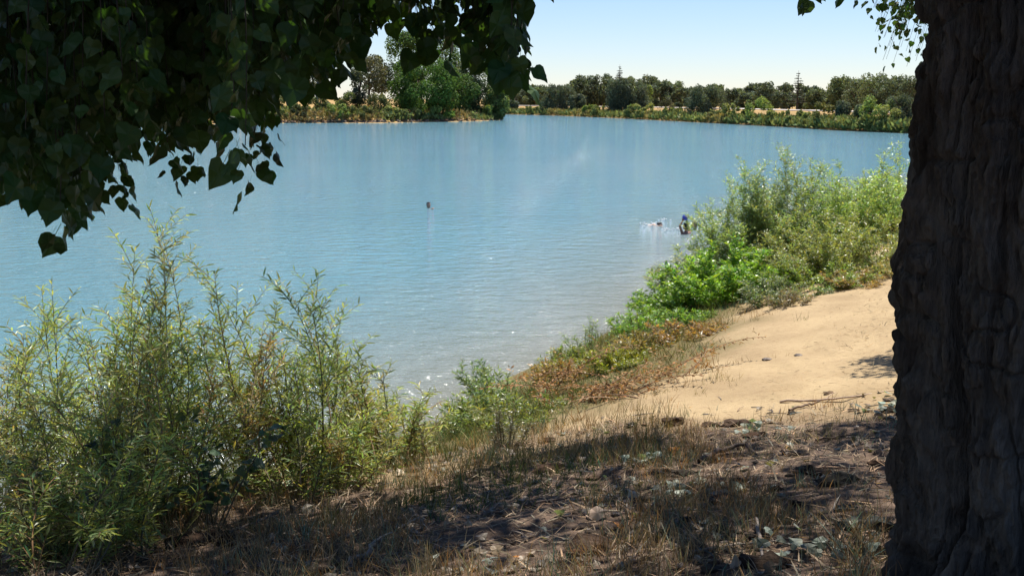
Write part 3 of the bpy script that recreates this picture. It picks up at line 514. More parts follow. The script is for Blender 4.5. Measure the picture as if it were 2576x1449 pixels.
shr = [('tall grey-green willow shrub with one long shoot standing above the rest', -2.75, 8.5, (150, 480), 26, [(375,520),(395,600),(340,620),(445,640),(320,690)]),
       ('willow shrub with slim upright reddish stems beside the one with the long shoot', -1.75, 8.7, (470, 760), 26, [(740,680),(700,700),(685,705),(540,680),(780,770),(510,690)]),
       ('sprawling willow shrub leaning out low over the muddy shallows', -1.05, 9.3, (760, 1090), 28, [(905,870),(965,930),(1085,985),(1135,1035),(830,860),(1110,1010)]),
       ('willow shrub with drooping grey tips at the water left of the long-shooted one', -3.7, 8.9, (-140, 180), 26, [(105,725),(130,715),(30,880),(0,930),(60,840)]),
       ('low dense willow shrub in dappled shade below the taller willows', -2.6, 7.5, (0, 640), 34, []),
       ('low bushy willow shrub spilling over the bank by the dry grass', -1.4, 8.3, (560, 980), 30, []),
       ('shaded low willow thicket growing in front of the other willows', -2.55, 6.45, (-80, 430), 42, [])]
for si, (lab, bx_, by_, (p0, p1), ns, tips) in enumerate(shr):
    rs = np.random.RandomState(300+si); o = thing('willow_shrub', (bx_, by_, float(gz(bx_, by_))), lab, 'shrub', 'willow shrubs crowding the near bank')
    lst = list(tips)
    for i in range(ns):
        px = rs.uniform(p0, p1); top = np.interp(px, LOUT[:, 0], LOUT[:, 1]); lst.append((px, top+rs.uniform(.22, 1)**1.1*(260 if si < 4 else 210)+(0 if si < 4 else 170 if si < 6 else 400)))
    for px, py in lst:
        yy = by_+rs.normal(.2, .45); tip = at_y(px, py, yy); bx2 = bx_+(tip[0]-bx_)*rs.uniform(.25, .6)+rs.normal(0, .12); by2 = by_+rs.normal(0, .3); base = np.array([bx2, by2, float(gz(bx2, by2))])
        if tip[2] < base[2]+.25: tip[2] = base[2]+.25+rs.uniform(0, .3)
        stem_with_leaves(o, base, tip, rs, .0075, vary(STC, 1, .25)[0], (.34, .24, .13) if rs.rand() < .06 else WILC if rs.rand() > .25 else (.28, .28, .13), 13, .02, .092, LANCE, wid=1.05, bend=rs.uniform(.3, .95))
# right-hand thicket and bank plants: (name, label, x, y, top row, half width m, leaf colour, stems, leaf length, kind)
G2 = 'shrubs of the thicket at the end of the sandy bank'
for si, (nm, lab, bx_, by_, top, hw, lc, ns, ll, sd_n, wd) in enumerate((
    ('willow_shrub','grey-green willow with slim silvery tips rising behind the bright green bush, next to the water',5.3,25,400,1.25,(0.248,0.322,0.130),58,.10,16,1.3),
    ('willow_shrub','tallest silvery willow in the middle of the thicket with a pointed top',6.35,25.3,358,1.45,(0.227,0.286,0.130),60,.10,16,1.3),
    ('willow_shrub','mid-green willow in the dip between the two tallest willows of the thicket',7.4,24.8,400,1.35,(0.233,0.322,0.109),54,.10,16,1.3),
    ('willow_shrub','tall pale willow whose top shoots stand beside the big trunk',8.55,25.5,350,1.35,(0.262,0.351,0.130),56,.10,16,1.3),
    ('willow_shrub','green willow half hidden behind the big trunk',9.7,26,368,1.3,(0.233,0.322,0.109),40,.10,14,1.3),
    ('willow_shrub','grey willow leaning left over the water at the edge of the thicket',3.95,22.3,632,.8,(0.208,0.247,0.143),40,.11,13,1.2),
    ('leafy_bush','vivid bright green leafy bush at the front of the thicket',3.95,19.6,585,1.2,(.19,.315,.05),54,.085,16,2.4),
    ('leafy_bush','lower vivid green bush hanging to the water below the leaning grey willow',3.2,20.0,680,.85,(.17,.28,.05),40,.085,14,2.2),
    ('leafy_bush','olive feathery bush mixed with dry seed heads near the big trunk',5.75,19.6,505,1.3,(0.221,0.247,0.085),56,.07,16,1.5),
    ('leafy_bush','olive bush of fine leaves right beside the big trunk',7.1,20.3,490,1.3,(0.234,0.260,0.085),50,.07,16,1.5),
    ('leafy_bush','dusty grey-green bush at the foot of the thicket above the sand',4.4,17.6,680,.75,(0.163,0.208,0.104),40,.06,14,1.5),
    ('leafy_bush','small mid-green bush on the sand edge below the olive bush',5.35,18.3,620,.9,(0.195,0.267,0.072),34,.06,14,1.6),
    ('dry_weed','brown dried-up weed clump at the foot of the dusty grey-green bush',4.25,16.7,738,.4,(0.209,0.174,0.114),26,.05,9,1.2),
    ('dry_weed','rusty dry weed clump along the upper sand edge by the thicket',5.75,17.7,698,.7,(0.282,0.201,0.086),34,.06,9,1.4),
    ('dry_weed','straw-coloured weed patch between sand and thicket beside the big trunk',6.5,18.2,692,.6,(0.293,0.255,0.114),30,.06,9,1.2),
    ('green_weed','bright green upright weeds at the waterline before the thicket',2.2,18.9,778,.5,(0.169,0.286,0.052),36,.10,8,1.2),
    ('green_weed','thin green weed stalks standing in the shallow water',1.35,18.3,800,.5,(0.156,0.221,0.065),10,.08,6,1.0),
    ('green_weed','fresh green weeds on the bank edge below the vivid bush',2.85,17.9,772,.55,(0.156,0.260,0.052),34,.09,9,1.4),
    ('dry_weed','reddish-brown wilted weeds along the crest of the sandy bank',2.55,15.9,838,.6,(0.272,0.174,0.072),36,.07,9,1.6),
    ('green_weed','yellow-green weed bush on the bank between two rusty weed clumps',1.45,14.9,880,.5,(0.221,0.234,0.033),44,.05,13,1.8),
    ('dry_weed','rusty weeds mixed with green beside the yellow-green weed bush',1.95,15.7,858,.5,(0.251,0.201,0.072),32,.07,9,1.6),
    ('green_weed','mixed green weeds behind the rust-coloured dead brush',.95,16.2,870,.6,(0.195,0.221,0.065),38,.07,9,1.6),
    ('dry_weed','rust-coloured weeds above the heap of dead brush',.72,15.3,905,.5,(0.282,0.188,0.072),34,.07,9,1.6),
    ('green_weed','willow sprouts reaching over the water at the narrow end of the bank',-.25,15.0,910,.55,(0.169,0.234,0.091),26,.09,9,1.2),
    ('green_weed','pale green sprouts on the mud between the big willows and the dead brush',-.35,13.2,985,.6,(0.182,0.234,0.078),34,.08,8,1.3),
    ('green_weed','low green weeds spreading below the dead brush',.05,12.2,1035,.7,(0.195,0.221,0.065),36,.07,8,1.4),
    ('dry_weed','dark dry twiggy weed with small seed heads at the edge of the shade',-.05,9.7,1030,.25,(0.104,0.101,0.065),16,.03,8,1.4))):
    rs = np.random.RandomState(500+si); bz = float(gz(bx_, by_)); o = thing(nm, (bx_, by_, bz), lab, 'shrub' if 'weed' not in nm else 'weeds', G2 if si < 12 else 'weeds along the bank edge')
    D = math.hypot(bx_, by_); hh = max(row_z(top, D)-bz, .25); lf = Acc(); lean = -.9 if 'leaning left' in lab else (-.35 if 'reaching over' in lab else 0)
    for i in range(ns):
        an = rs.uniform(0, 6.283); rr = hw*math.sqrt(rs.uniform(0, 1)); hgt_ = hh*(1-.5*(rr/hw)**2)*rs.uniform(.62, 1.0) if i > 2 else hh*rs.uniform(.93, 1.03)
        if i <= 2: rr *= .35
        bq = np.array([bx_+math.cos(an)*rr*.5, by_+math.sin(an)*rr*.5, 0]); bq[2] = float(gz(bq[0], bq[1])); bq[2] = max(bq[2], -.1)
        ns_ = 0; tq = np.array([bx_+math.cos(an)*rr*1.15+lean*hgt_/hh*.8, by_+math.sin(an)*rr*1.15, bz+hgt_]); tq[2] = max(tq[2], bq[2]+.12)
        if rs.rand() < .45 and nm in ('willow_shrub', 'leafy_bush'): tq[:2] = bq[:2]+(tq[:2]-bq[:2])*1.35; tq[2] = bz+(tq[2]-bz)*rs.uniform(.4, .8)
        st = Acc(); stem_with_leaves(o, bq, tq, rs, .007, vary((.2, .15, .085), 1, .25)[0], lc, int(sd_n*1.7), ll*.21, ll*1.1, LANCE2, acc=st, lacc=lf, wid=wd); st.build('stem', M_STEM, o)
    lf.build('foliage', M_LEAF, o, kind='stuff')
# heap of dead rust-leaved brush
rs = np.random.RandomState(41)
for lab, px, py, hw, hh in (('heap of dead brush with rusty leaves and bare pale branches on the bank', 1385, 1000, .55, .5), ('smaller pile of dead rusty brush at the edge of the sand', 1590, 985, .5, .28), ('dead reddish branch heap between the weeds and the sand', 1500, 1010, .35, .25)):
    b = ground(px, py); o = thing('dead_brush', b, lab, 'dead brush', 'piles of dead brush on the bank'); lf = Acc()
    for i in range(15):
        e = b+np.array([rs.normal(0, hw), rs.normal(0, hw*.7), 0]); s_ = b+np.array([rs.normal(0, hw*.6), rs.normal(0, hw*.5), 0]); s_[2] = float(gz(s_[0], s_[1])); e[2] = float(gz(e[0], e[1]))+rs.uniform(.05, hh)
        st = Acc(); pale = i < 5; stem_with_leaves(o, s_, e, rs, .014 if pale else .008, (.34, .22, .13) if pale else (.2, .11, .06), (.31, .18, .08), 3 if pale else 10, .03, .07, LANCE2, acc=st, lacc=lf, wid=2.0, bend=.6); st.build('branch', M_STEM, o)
    lf.build('foliage', M_GRASS, o, kind='stuff')
# cottonwood saplings with broad leaves in the willow's shade
for lab, px, py, n in (('young cottonwood sapling with dusky broad leaves at the foot of the willows', 330, 1340, 7), ('broad-leaved sapling in shade beside the dead wood on the left', 545, 1330, 6), ('broad-leaved cottonwood sprout half buried in the low willow', 120, 1300, 6)):
    b = ground(px, py); o = thing('cottonwood_sapling', b, lab, 'sapling', 'cottonwood saplings on the bank'); lf = Acc()
    for i in range(n):
        e = b+np.array([rs.normal(0, .3), rs.normal(0, .25), rs.uniform(.4, .85)]); st = Acc(); P_ = bez(b+rs.randn(3)*[.08, .08, 0], (b+e)/2+[0, 0, .1], e, 10); tube(st, P_, np.linspace(.007, .002, 10), (.13, .1, .06), 5); st.build('stem', M_STEM, o, True)
        m = 16; t = rs.uniform(.3, 1, m); q = np.stack([np.interp(t, np.linspace(0, 1, 10), P_[:, c]) for c in range(3)], -1); dv = unit(rs.randn(m, 3)*[1, 1, .4]+[0, 0, -.35]); leaves(lf, HEARTS[i % 5], q+dv*.03, dv, rs.randn(m, 3)*.5+[0, 0, 1], rs.uniform(.05, .085, m), vary((.11, .15, .075), m, .25, .1, rs))
    lf.build('foliage', M_COT, o, kind='stuff')

# ------------------------------------------------------------------ grass, straw, leaf litter
def scatter(n, x0, x1, y0, y1, keep, rs):
    X = rs.uniform(x0, x1, n); Y = y0+(y1-y0)*rs.uniform(0, 1, n)**1.15; s = near_s(X, Y); m = keep(X, Y, s) > rs.uniform(0, 1, n); X = X[m]; Y = Y[m]
    return np.c_[X, Y, gz(X, Y)]
offtree = lambda X, Y: np.hypot(X-TC[0], Y-TC[1]) > .62
rs = np.random.RandomState(90)
cl = lambda X, Y, f, sdd, a, b: np.clip((vn(X*f, Y*f, sdd)*.65+vn(X*f*3.1, Y*f*3.1, sdd+1)*.35-a)/(b-a), 0, 1)
# straw and thatch lying under the tree
p = scatter(60000, -6, 7, 2.6, 11.5, lambda X, Y, s: np.clip((.6-SHADE(X, Y))/1.2, .0, 1)*np.clip((s-3.2)/1., 0, 1)*offtree(X, Y)*(.25+.75*cl(X, Y, 1.3, 5, .3, .6)), rs); n = len(p)
a = Acc(); an = rs.uniform(0, 6.283, n); leaves(a, STRAW, p+[0, 0, .008], np.c_[np.cos(an), np.sin(an), rs.normal(.1, .22, n)], np.c_[rs.randn(n)*.4, rs.randn(n)*.4, np.ones(n)], rs.uniform(.04, .17, n), vary((.33, .24, .155), n, .42, .1, rs), rs.uniform(.8, 1.8, n))
a.build('straw_litter', M_GRASS, label='dry straw and thatch strewn over the shaded ground', category='straw', kind='stuff')
# sparse bits on the sunny sand
p = scatter(20000, -1, 9, 8, 19, lambda X, Y, s: np.clip((s-4.6)/1., 0, 1)*(.25+.75*cl(X, Y, .8, 15, .4, .65)), rs); n = len(p)
a = Acc(); an = rs.uniform(0, 6.283, n); leaves(a, STRAW, p+[0, 0, .006], np.c_[np.cos(an), np.sin(an), rs.normal(.12, .2, n)], np.c_[rs.randn(n)*.3, rs.randn(n)*.3, np.ones(n)], rs.uniform(.03, .12, n), vary((.26, .19, .10), n, .4, .1, rs), rs.uniform(1, 2.2, n))
a.build('sand_chaff', M_GRASS, label='bits of dry chaff and stubble scattered on the sunny sand', category='chaff', kind='stuff')
# grass: tufted blades
def tufts(pos, per, spread, h0, h1, col, name, label, lean=.35, wid=1.0, mat=None):
    m = len(pos); P_ = np.repeat(pos, per, 0)+np.c_[rs.normal(0, spread, m*per), rs.normal(0, spread, m*per), np.zeros(m*per)]; P_[:, 2] = gz(P_[:, 0], P_[:, 1])-.01; n = len(P_)
    d = unit(np.c_[rs.randn(n)*lean, rs.randn(n)*lean, np.ones(n)]); sz = np.repeat(rs.uniform(h0, h1, m), per)*rs.uniform(.5, 1.1, n); cc = np.repeat(vary(col, m, .2, .25, rs), per, 0)*(1+.35*rs.randn(n, 1)).clip(.4, 1.8)
    a = Acc(); leaves(a, BLADE, P_, d, np.c_[rs.randn(n), rs.randn(n), np.zeros(n)], sz, cc, wid*.12/np.maximum(sz, .08)); a.build(name, mat or M_GRASS, label=label, category='grass', kind='stuff')
e0 = lambda X, Y: SHADE(X, Y)
p = scatter(3600, -5, 2.2, 4.2, 12.5, lambda X, Y, s: np.clip((s-2.0)/.8, 0, 1)*np.clip(1.6-np.abs(e0(X, Y)+.6)/1.5, 0, 1)*np.clip((1.5-X)/1.2, 0, 1)*cl(X, Y, 1.1, 22, .42, .6), rs)
tufts(p, 13, .05, .10, .26, (.10, .125, .045), 'green_grass', 'tufts of green grass at the edge of the shade')
p = scatter(9500, -5, 5, 3, 12, lambda X, Y, s: np.clip((s-2.4)/.8, 0, 1)*offtree(X, Y)*np.clip((1.5-e0(X, Y))/1.2, 0, 1)*cl(X, Y, .8, 32, .40, .6)*np.where(X > 1.6, .3, 1)*np.where(e0(X, Y) > -.6, .45, 1), rs)
tufts(p, 12, .06, .07, .24, (.26, .19, .11), 'dry_grass', 'fine dry brown grass under the tree')
p = scatter(1500, -2, 6, 7.5, 18, lambda X, Y, s: np.clip((s-2.6)/.5, 0, 1)*np.clip((4.9-s)/1.2, 0, 1)*cl(X, Y, .9, 42, .35, .55), rs)
tufts(p, 14, .06, .05, .2, (.28, .20, .085), 'bank_grass', 'straw-coloured grass fringing the sand above the bank', lean=.5)
p = scatter(5200, -3.2, 6, 8.5, 30, lambda X, Y, s: np.clip((s-.0)/.4, 0, 1)*np.clip((3.5-s)/.8, 0, 1)*(.35+.65*cl(X, Y, .6, 52, .35, .5)), rs)
tufts(p, 13, .09, .12, .34, (.135, .15, .045), 'bank_grass', 'rank green and yellowing grass covering the slope to the water', lean=.55, wid=1.4)
p = scatter(900, -3.0, 5, 9, 24, lambda X, Y, s: np.clip((s-.6)/.4, 0, 1)*np.clip((3.9-s)/.8, 0, 1)*cl(X, Y, 1.1, 62, .45, .6), rs)
tufts(p, 16, .10, .10, .26, (.27, .18, .075), 'bank_grass', 'rusty wilted growth mixed into the slope to the water', lean=.8, wid=1.8)
p = np.array([ground(px_, py_) for px_, py_ in zip(rs.uniform(2090, 2240, 22), rs.uniform(1370, 1446, 22))])
tufts(p, 8, .05, .25, .55, (.22, .16, .10), 'trunk_grass', 'long dry grass stalks at the foot of the big trunk', lean=.55)
p = np.array([ground(px_, py_) for px_, py_ in zip(rs.normal(1610, 70, 26), rs.normal(1105, 22, 26))])
tufts(p, 9, .05, .2, .5, (.27, .20, .09), 'stalk_grass', 'tall thin straw stalks rising at the sunlit edge of the shade', lean=.25, wid=.8)
# fallen leaves
p = scatter(3600, -5, 7, 2.8, 11, lambda X, Y, s: np.clip((.9-e0(X, Y))/1.0, 0.03, 1)*np.clip((s-3.2)/1., 0, 1)*offtree(X, Y)*(.15+.85*cl(X, Y, 1.1, 72, .42, .6)), rs); n = len(p); a = Acc()
an = rs.uniform(0, 6.283, n); pal = np.array([(.20, .16, .12), (.14, .10, .075), (.30, .24, .18), (.22, .235, .19), (.12, .09, .07)]); cc = pal[rs.randint(0, 5, n)]*(1+.2*rs.randn(n, 1)).clip(.5, 1.5)
nn = np.c_[rs.randn(n)*.5, rs.randn(n)*.5, np.ones(n)]; dd = np.c_[np.cos(an), np.sin(an), rs.normal(.1, .25, n)]
for h_ in range(5):
    q = np.arange(n) % 5 == h_; leaves(a, HEARTS[h_], p[q]+[0, 0, .02], dd[q], nn[q], rs.uniform(.035, .07, q.sum()), cc[q])
a.build('leaf_litter', M_COT, label='faded fallen leaves scattered on the shaded ground', category='leaf litter', kind='stuff')
def single_leaf(px, py, sz, col, lab, i, grp=None):
    q = ground(px, py)+[0, 0, .025]; a = Acc(); leaves(a, HEARTS[i % 5], q[None], np.array([[math.cos(i*2.1), math.sin(i*2.1), .35]]), np.array([[.2*math.sin(i), -.55, .8]]), np.array([sz]), np.array([col]))
    a.build('fallen_leaf', M_COT, origin=q, label=lab, category='leaf', group=grp)
ORA = (.50, .20, .035)
for i, (px, py, sz, col, lab) in enumerate(((1683,1142,.09,ORA,'bright orange fallen leaf on the shaded litter beside the green grass'),(1502,1123,.08,ORA,'small orange leaf in the sunlit grass before the sand'),(1563,1330,.09,(.36,.15,.03),'rusty orange fallen leaf among grey litter'),(1483,1306,.11,(.42,.31,.24),'large pale pinkish-tan leaf standing out of the litter'),(1600,1262,.09,(.5,.42,.34),'pale fallen leaf lying next to the grey-green leaf cluster'),(2345,1300,.1,(.3,.26,.2),'tan leaf at the foot of the trunk'),(1235,1395,.07,(.4,.3,.2),'small tan leaf on the bare earth by the grey stick'),(1010,1200,.08,(.55,.45,.33),'sunlit cream leaf near the dead white stick'),(850,1240,.09,(.55,.48,.38),'cream curled leaf beneath the low willow'),(760,1290,.09,(.52,.45,.36),'pale leaf at the edge of the low willow'),(1865,1240,.09,(.28,.32,.24),'grey-green leaf propped on a thin twig'),(1310,1410,.07,ORA,'orange leaf at the front of the litter'))): single_leaf(px, py, sz, col, lab, i, 'single fallen leaves')
for lab, px, py, m in (('cluster of grey-green fallen leaves on the shaded ground', 1690, 1240, 22), ('wilted blue-grey leafy sprig lying near the trunk foot', 2065, 1385, 26), ('fallen spray of dull green leaves by the trunk at the shade edge', 2235, 1030, 16), ('spray of pale fallen leaves below the orange leaf', 1640, 1165, 12), ('pale green leaf spray on the litter below the sand', 1905, 1085, 12)):
    q = ground(px, py); o = thing('fallen_sprig', q, lab, 'leafy sprig', 'leafy sprigs fallen on the ground'); a = Acc(); tube(a, bez(q+[-.2, 0, .02], q+[0, .05, .06], q+[.2, .03, .02], 8), np.linspace(.005, .002, 8), (.14, .11, .08), 5); a.build('twig', M_STEM, o, True)
    for i in range(m):
        c = q+np.array([rs.normal(0, .14), rs.normal(0, .1), 0]); c[2] = float(gz(c[0], c[1]))+rs.uniform(.015, .06); a = Acc(); leaves(a, HEARTS[i % 5], c[None], np.array([unit(np.array([rs.randn(), rs.randn(), .15]))]), np.array([[rs.randn()*.5, rs.randn()*.5-.4, .9]]), np.array([rs.uniform(.045, .075)]), vary((.24, .265, .215), 1, .2, .06, rs)); a.build('leaf', M_COT, o)
# sticks and fallen branches: polyline in picture points, lying on the ground
def stick(name, pts, r, col, lab, lift=.0, cat='stick', fork=None):
    P_ = [ground(px, py)+[0, 0, r*.7+l] for (px, py), l in zip(pts, lift if isinstance(lift, tuple) else (lift,)*len(pts))]; P_ = np.array(P_)
    t = np.linspace(0, 1, len(P_)); tt = np.linspace(0, 1, 16); Q = np.stack([np.interp(tt, t, P_[:, c]) for c in range(3)], -1); Q[1:-1] = (Q[:-2]+Q[1:-1]*2+Q[2:])/4; Q[1:-1] += rs.randn(14, 3)*r*.35
    a = Acc(); tube(a, Q, np.linspace(r, r*.45, 16), col, 7)
    if fork is not None:
        q = Q[fork]; e = q+np.array([.12, .1, .04]); tube(a, bez(q, (q+e)/2+[0, 0, .02], e, 5), np.linspace(r*.5, r*.2, 5), col, 5)
    a.build(name, M_STEM, origin=P_[0], smooth=True, label=lab, category=cat, group='sticks lying on the bank')
GRY = (.25, .21, .18); BRN = (.17, .12, .09)
for nm, pts, r, col, lab, lift, fk in (
    ('fallen_branch', [(1962,1015),(2060,1012),(2160,1000),(2262,984)], .012, (.42, .31, .23), 'long slender branch lying across the sunny sand beside the trunk', .01, 6),
    ('stick', [(1985,1034),(2062,1011)], .014, BRN, 'short brown stick beside the long branch on the sand', .0, None),
    ('stick', [(1880,1256),(1960,1258),(2060,1248)], .007, (.38, .29, .2), 'thin pale twig on the shaded litter below the sand', .01, None),
    ('bark_strip', [(1760,1165),(1820,1142),(1870,1136),(1905,1150)], .022, (.07, .05, .04), 'dark arched strip of bark on the shaded ground', (0., .03, .04, 0.), None),
    ('fallen_branch', [(882,1424),(930,1400),(962,1382)], .02, (.28, .26, .23), 'weathered grey forked branch in the dry grass', (0., .03, .06), 9),
    ('stick', [(865,1160),(878,1190),(890,1222)], .017, (.55, .42, .33), 'broken bleached stick in sun at the edge of the willows', (.06, .03, .0), None),
    ('stick', [(410,1180),(440,1162),(520,1172)], .01, (.45, .37, .28), 'bent bare twig hanging in the low willow', (.35, .38, .36), None),
    ('stick', [(1740,1395),(1850,1375),(1960,1365)], .009, GRY, 'thin grey stick on the dark ground near the trunk', .01, None),
    ('stick', [(1560,1430),(1640,1400),(1720,1380)], .008, (.33, .25, .17), 'long straw-pale twig in front of the sprig', .01, None),
    ('stick', [(1900,1330),(1915,1385),(1930,1440)], .012, GRY, 'crooked grey stick pointing to the trunk', (.05, .02, .0), None),
    ('stick', [(1800,1270),(1850,1240),(1890,1215)], .008, GRY, 'slanting twig leaning on the bark litter', .015, None),
    ('stick', [(700,1300),(640,1330),(560,1360)], .013, (.1, .08, .065), 'dark dead stick under the low willow', .03, None),
    ('stick', [(1000,1340),(1060,1310),(1110,1290)], .009, (.36, .28, .2), 'pale twig lying in the green grass', .02, None),
    ('stick', [(1330,1270),(1400,1262),(1450,1255)], .009, BRN, 'brown twig beside the dark hollow', .01, None),
    ('stick', [(1990,1190),(2080,1180),(2170,1184)], .010, (.3, .2, .14), 'reddish twig on the litter near the trunk', .01, None),
    ('stick', [(2050,1110),(2140,1098),(2210,1100)], .009, BRN, 'thin dark twig at the border of sun and shade', .01, None)): stick(nm, pts, r, col, lab, lift, fork=fk)
a = Acc(); p = scatter(1500, -5, 7, 2.8, 11, lambda X, Y, s: np.clip((.9-e0(X, Y))/1.0, .04, 1)*np.clip((s-3)/1., 0, 1)*offtree(X, Y), rs)
for q in p:
    an = rs.uniform(0, 6.28); L = rs.uniform(.05, .22); e = q+np.array([math.cos(an)*L, math.sin(an)*L, 0]); e[2] = float(gz(e[0], e[1])); tube(a, [q+[0, 0, .008], (q+e)/2+[rs.normal(0, .01), rs.normal(0, .01), .015], e+[0, 0, .01]], [rs.uniform(.002, .006)]*2+[.0015], vary((.2, .15, .115), 1, .35)[0], 4)
a.build('twig_litter', M_STEM, label='small broken twigs littering the ground under the tree', category='twigs', kind='stuff')
# dark clods and lumps of rotten bark
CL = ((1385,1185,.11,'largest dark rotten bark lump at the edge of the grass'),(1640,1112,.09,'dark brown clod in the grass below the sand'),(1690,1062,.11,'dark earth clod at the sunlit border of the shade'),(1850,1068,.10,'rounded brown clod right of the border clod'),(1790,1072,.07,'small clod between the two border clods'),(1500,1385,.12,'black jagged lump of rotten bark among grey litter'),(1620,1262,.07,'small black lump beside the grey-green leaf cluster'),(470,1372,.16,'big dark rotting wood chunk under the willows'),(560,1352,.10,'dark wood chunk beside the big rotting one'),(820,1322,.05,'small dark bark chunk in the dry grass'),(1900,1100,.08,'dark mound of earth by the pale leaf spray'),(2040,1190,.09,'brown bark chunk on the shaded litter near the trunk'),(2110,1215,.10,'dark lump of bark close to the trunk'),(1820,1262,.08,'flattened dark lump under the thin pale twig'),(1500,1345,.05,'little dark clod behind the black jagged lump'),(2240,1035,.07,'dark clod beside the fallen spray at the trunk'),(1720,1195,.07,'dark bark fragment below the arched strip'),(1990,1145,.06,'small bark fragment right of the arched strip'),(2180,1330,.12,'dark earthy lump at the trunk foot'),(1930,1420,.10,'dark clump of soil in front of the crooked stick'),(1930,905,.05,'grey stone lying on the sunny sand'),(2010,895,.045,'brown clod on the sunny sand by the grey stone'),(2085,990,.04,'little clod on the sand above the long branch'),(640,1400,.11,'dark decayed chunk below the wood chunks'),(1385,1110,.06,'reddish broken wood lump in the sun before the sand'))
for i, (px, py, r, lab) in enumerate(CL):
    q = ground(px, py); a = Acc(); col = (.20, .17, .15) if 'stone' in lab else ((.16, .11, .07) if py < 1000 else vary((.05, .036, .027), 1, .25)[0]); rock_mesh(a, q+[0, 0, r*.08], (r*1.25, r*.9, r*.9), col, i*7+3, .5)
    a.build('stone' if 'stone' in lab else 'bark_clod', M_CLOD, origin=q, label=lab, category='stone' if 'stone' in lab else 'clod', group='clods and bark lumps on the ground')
a = Acc(); p = scatter(520, -4, 7, 3, 11, lambda X, Y, s: np.clip((.9-e0(X, Y))/1.0, .02, 1)*np.clip((s-3)/1., 0, 1)*offtree(X, Y), rs)
for i, q in enumerate(p): r = rs.uniform(.012, .045); rock_mesh(a, q+[0, 0, r*.2], (r*1.4, r, r), vary((.075, .055, .042), 1, .35)[0], i, .55)
a.build('bark_crumbs', M_CLOD, label='crumbs of bark and earth strewn under the tree', category='bark litter', kind='stuff')

# ------------------------------------------------------------------ swimmers, ball, splashes
def capsule(bm, a, b, r0, r1, seg=10):
    a = Vector(a); b = Vector(b); n = max(2, int((b-a).length/(min(r0, r1)*.85))+1)
    for i in range(n+1):
        t = i/n; bmesh.ops.create_icosphere(bm, subdivisions=2, radius=r0+(r1-r0)*t, matrix=Matrix.Translation(a.lerp(b, t)))
def ball(bm, c, r): bmesh.ops.create_icosphere(bm, subdivisions=2, radius=1, matrix=Matrix.Translation(c) @ Matrix.Diagonal((*r, 1)))
def fuse(name, bm, mat, col, parent, vox, rotz, loc):
    me = bpy.data.meshes.new('t'); bm.to_mesh(me); bm.free(); o = bpy.data.objects.new('t', me); COL.objects.link(o); m = o.modifiers.new('r', 'REMESH'); m.mode = 'VOXEL'; m.voxel_size = vox; s_ = o.modifiers.new('s', 'SMOOTH'); s_.iterations = 3
    bpy.context.view_layer.update(); e = o.evaluated_get(bpy.context.evaluated_depsgraph_get()); m2 = e.to_mesh(); v = np.array([q.co[:] for q in m2.vertices]); f = [list(q.vertices) for q in m2.polygons]; e.to_mesh_clear(); bpy.data.objects.remove(o)
    c, s = math.cos(rotz), math.sin(rotz); v = v @ np.array([[c, s, 0], [-s, c, 0], [0, 0, 1]])+loc
    a = Acc(); f3 = [q for q in f if len(q) == 3]; f4 = [q for q in f if len(q) == 4]; a.add(v, np.array(f4), col)
    if f3: a.f3.append(np.array(f3))
    return a.build(name, mat, parent, True)
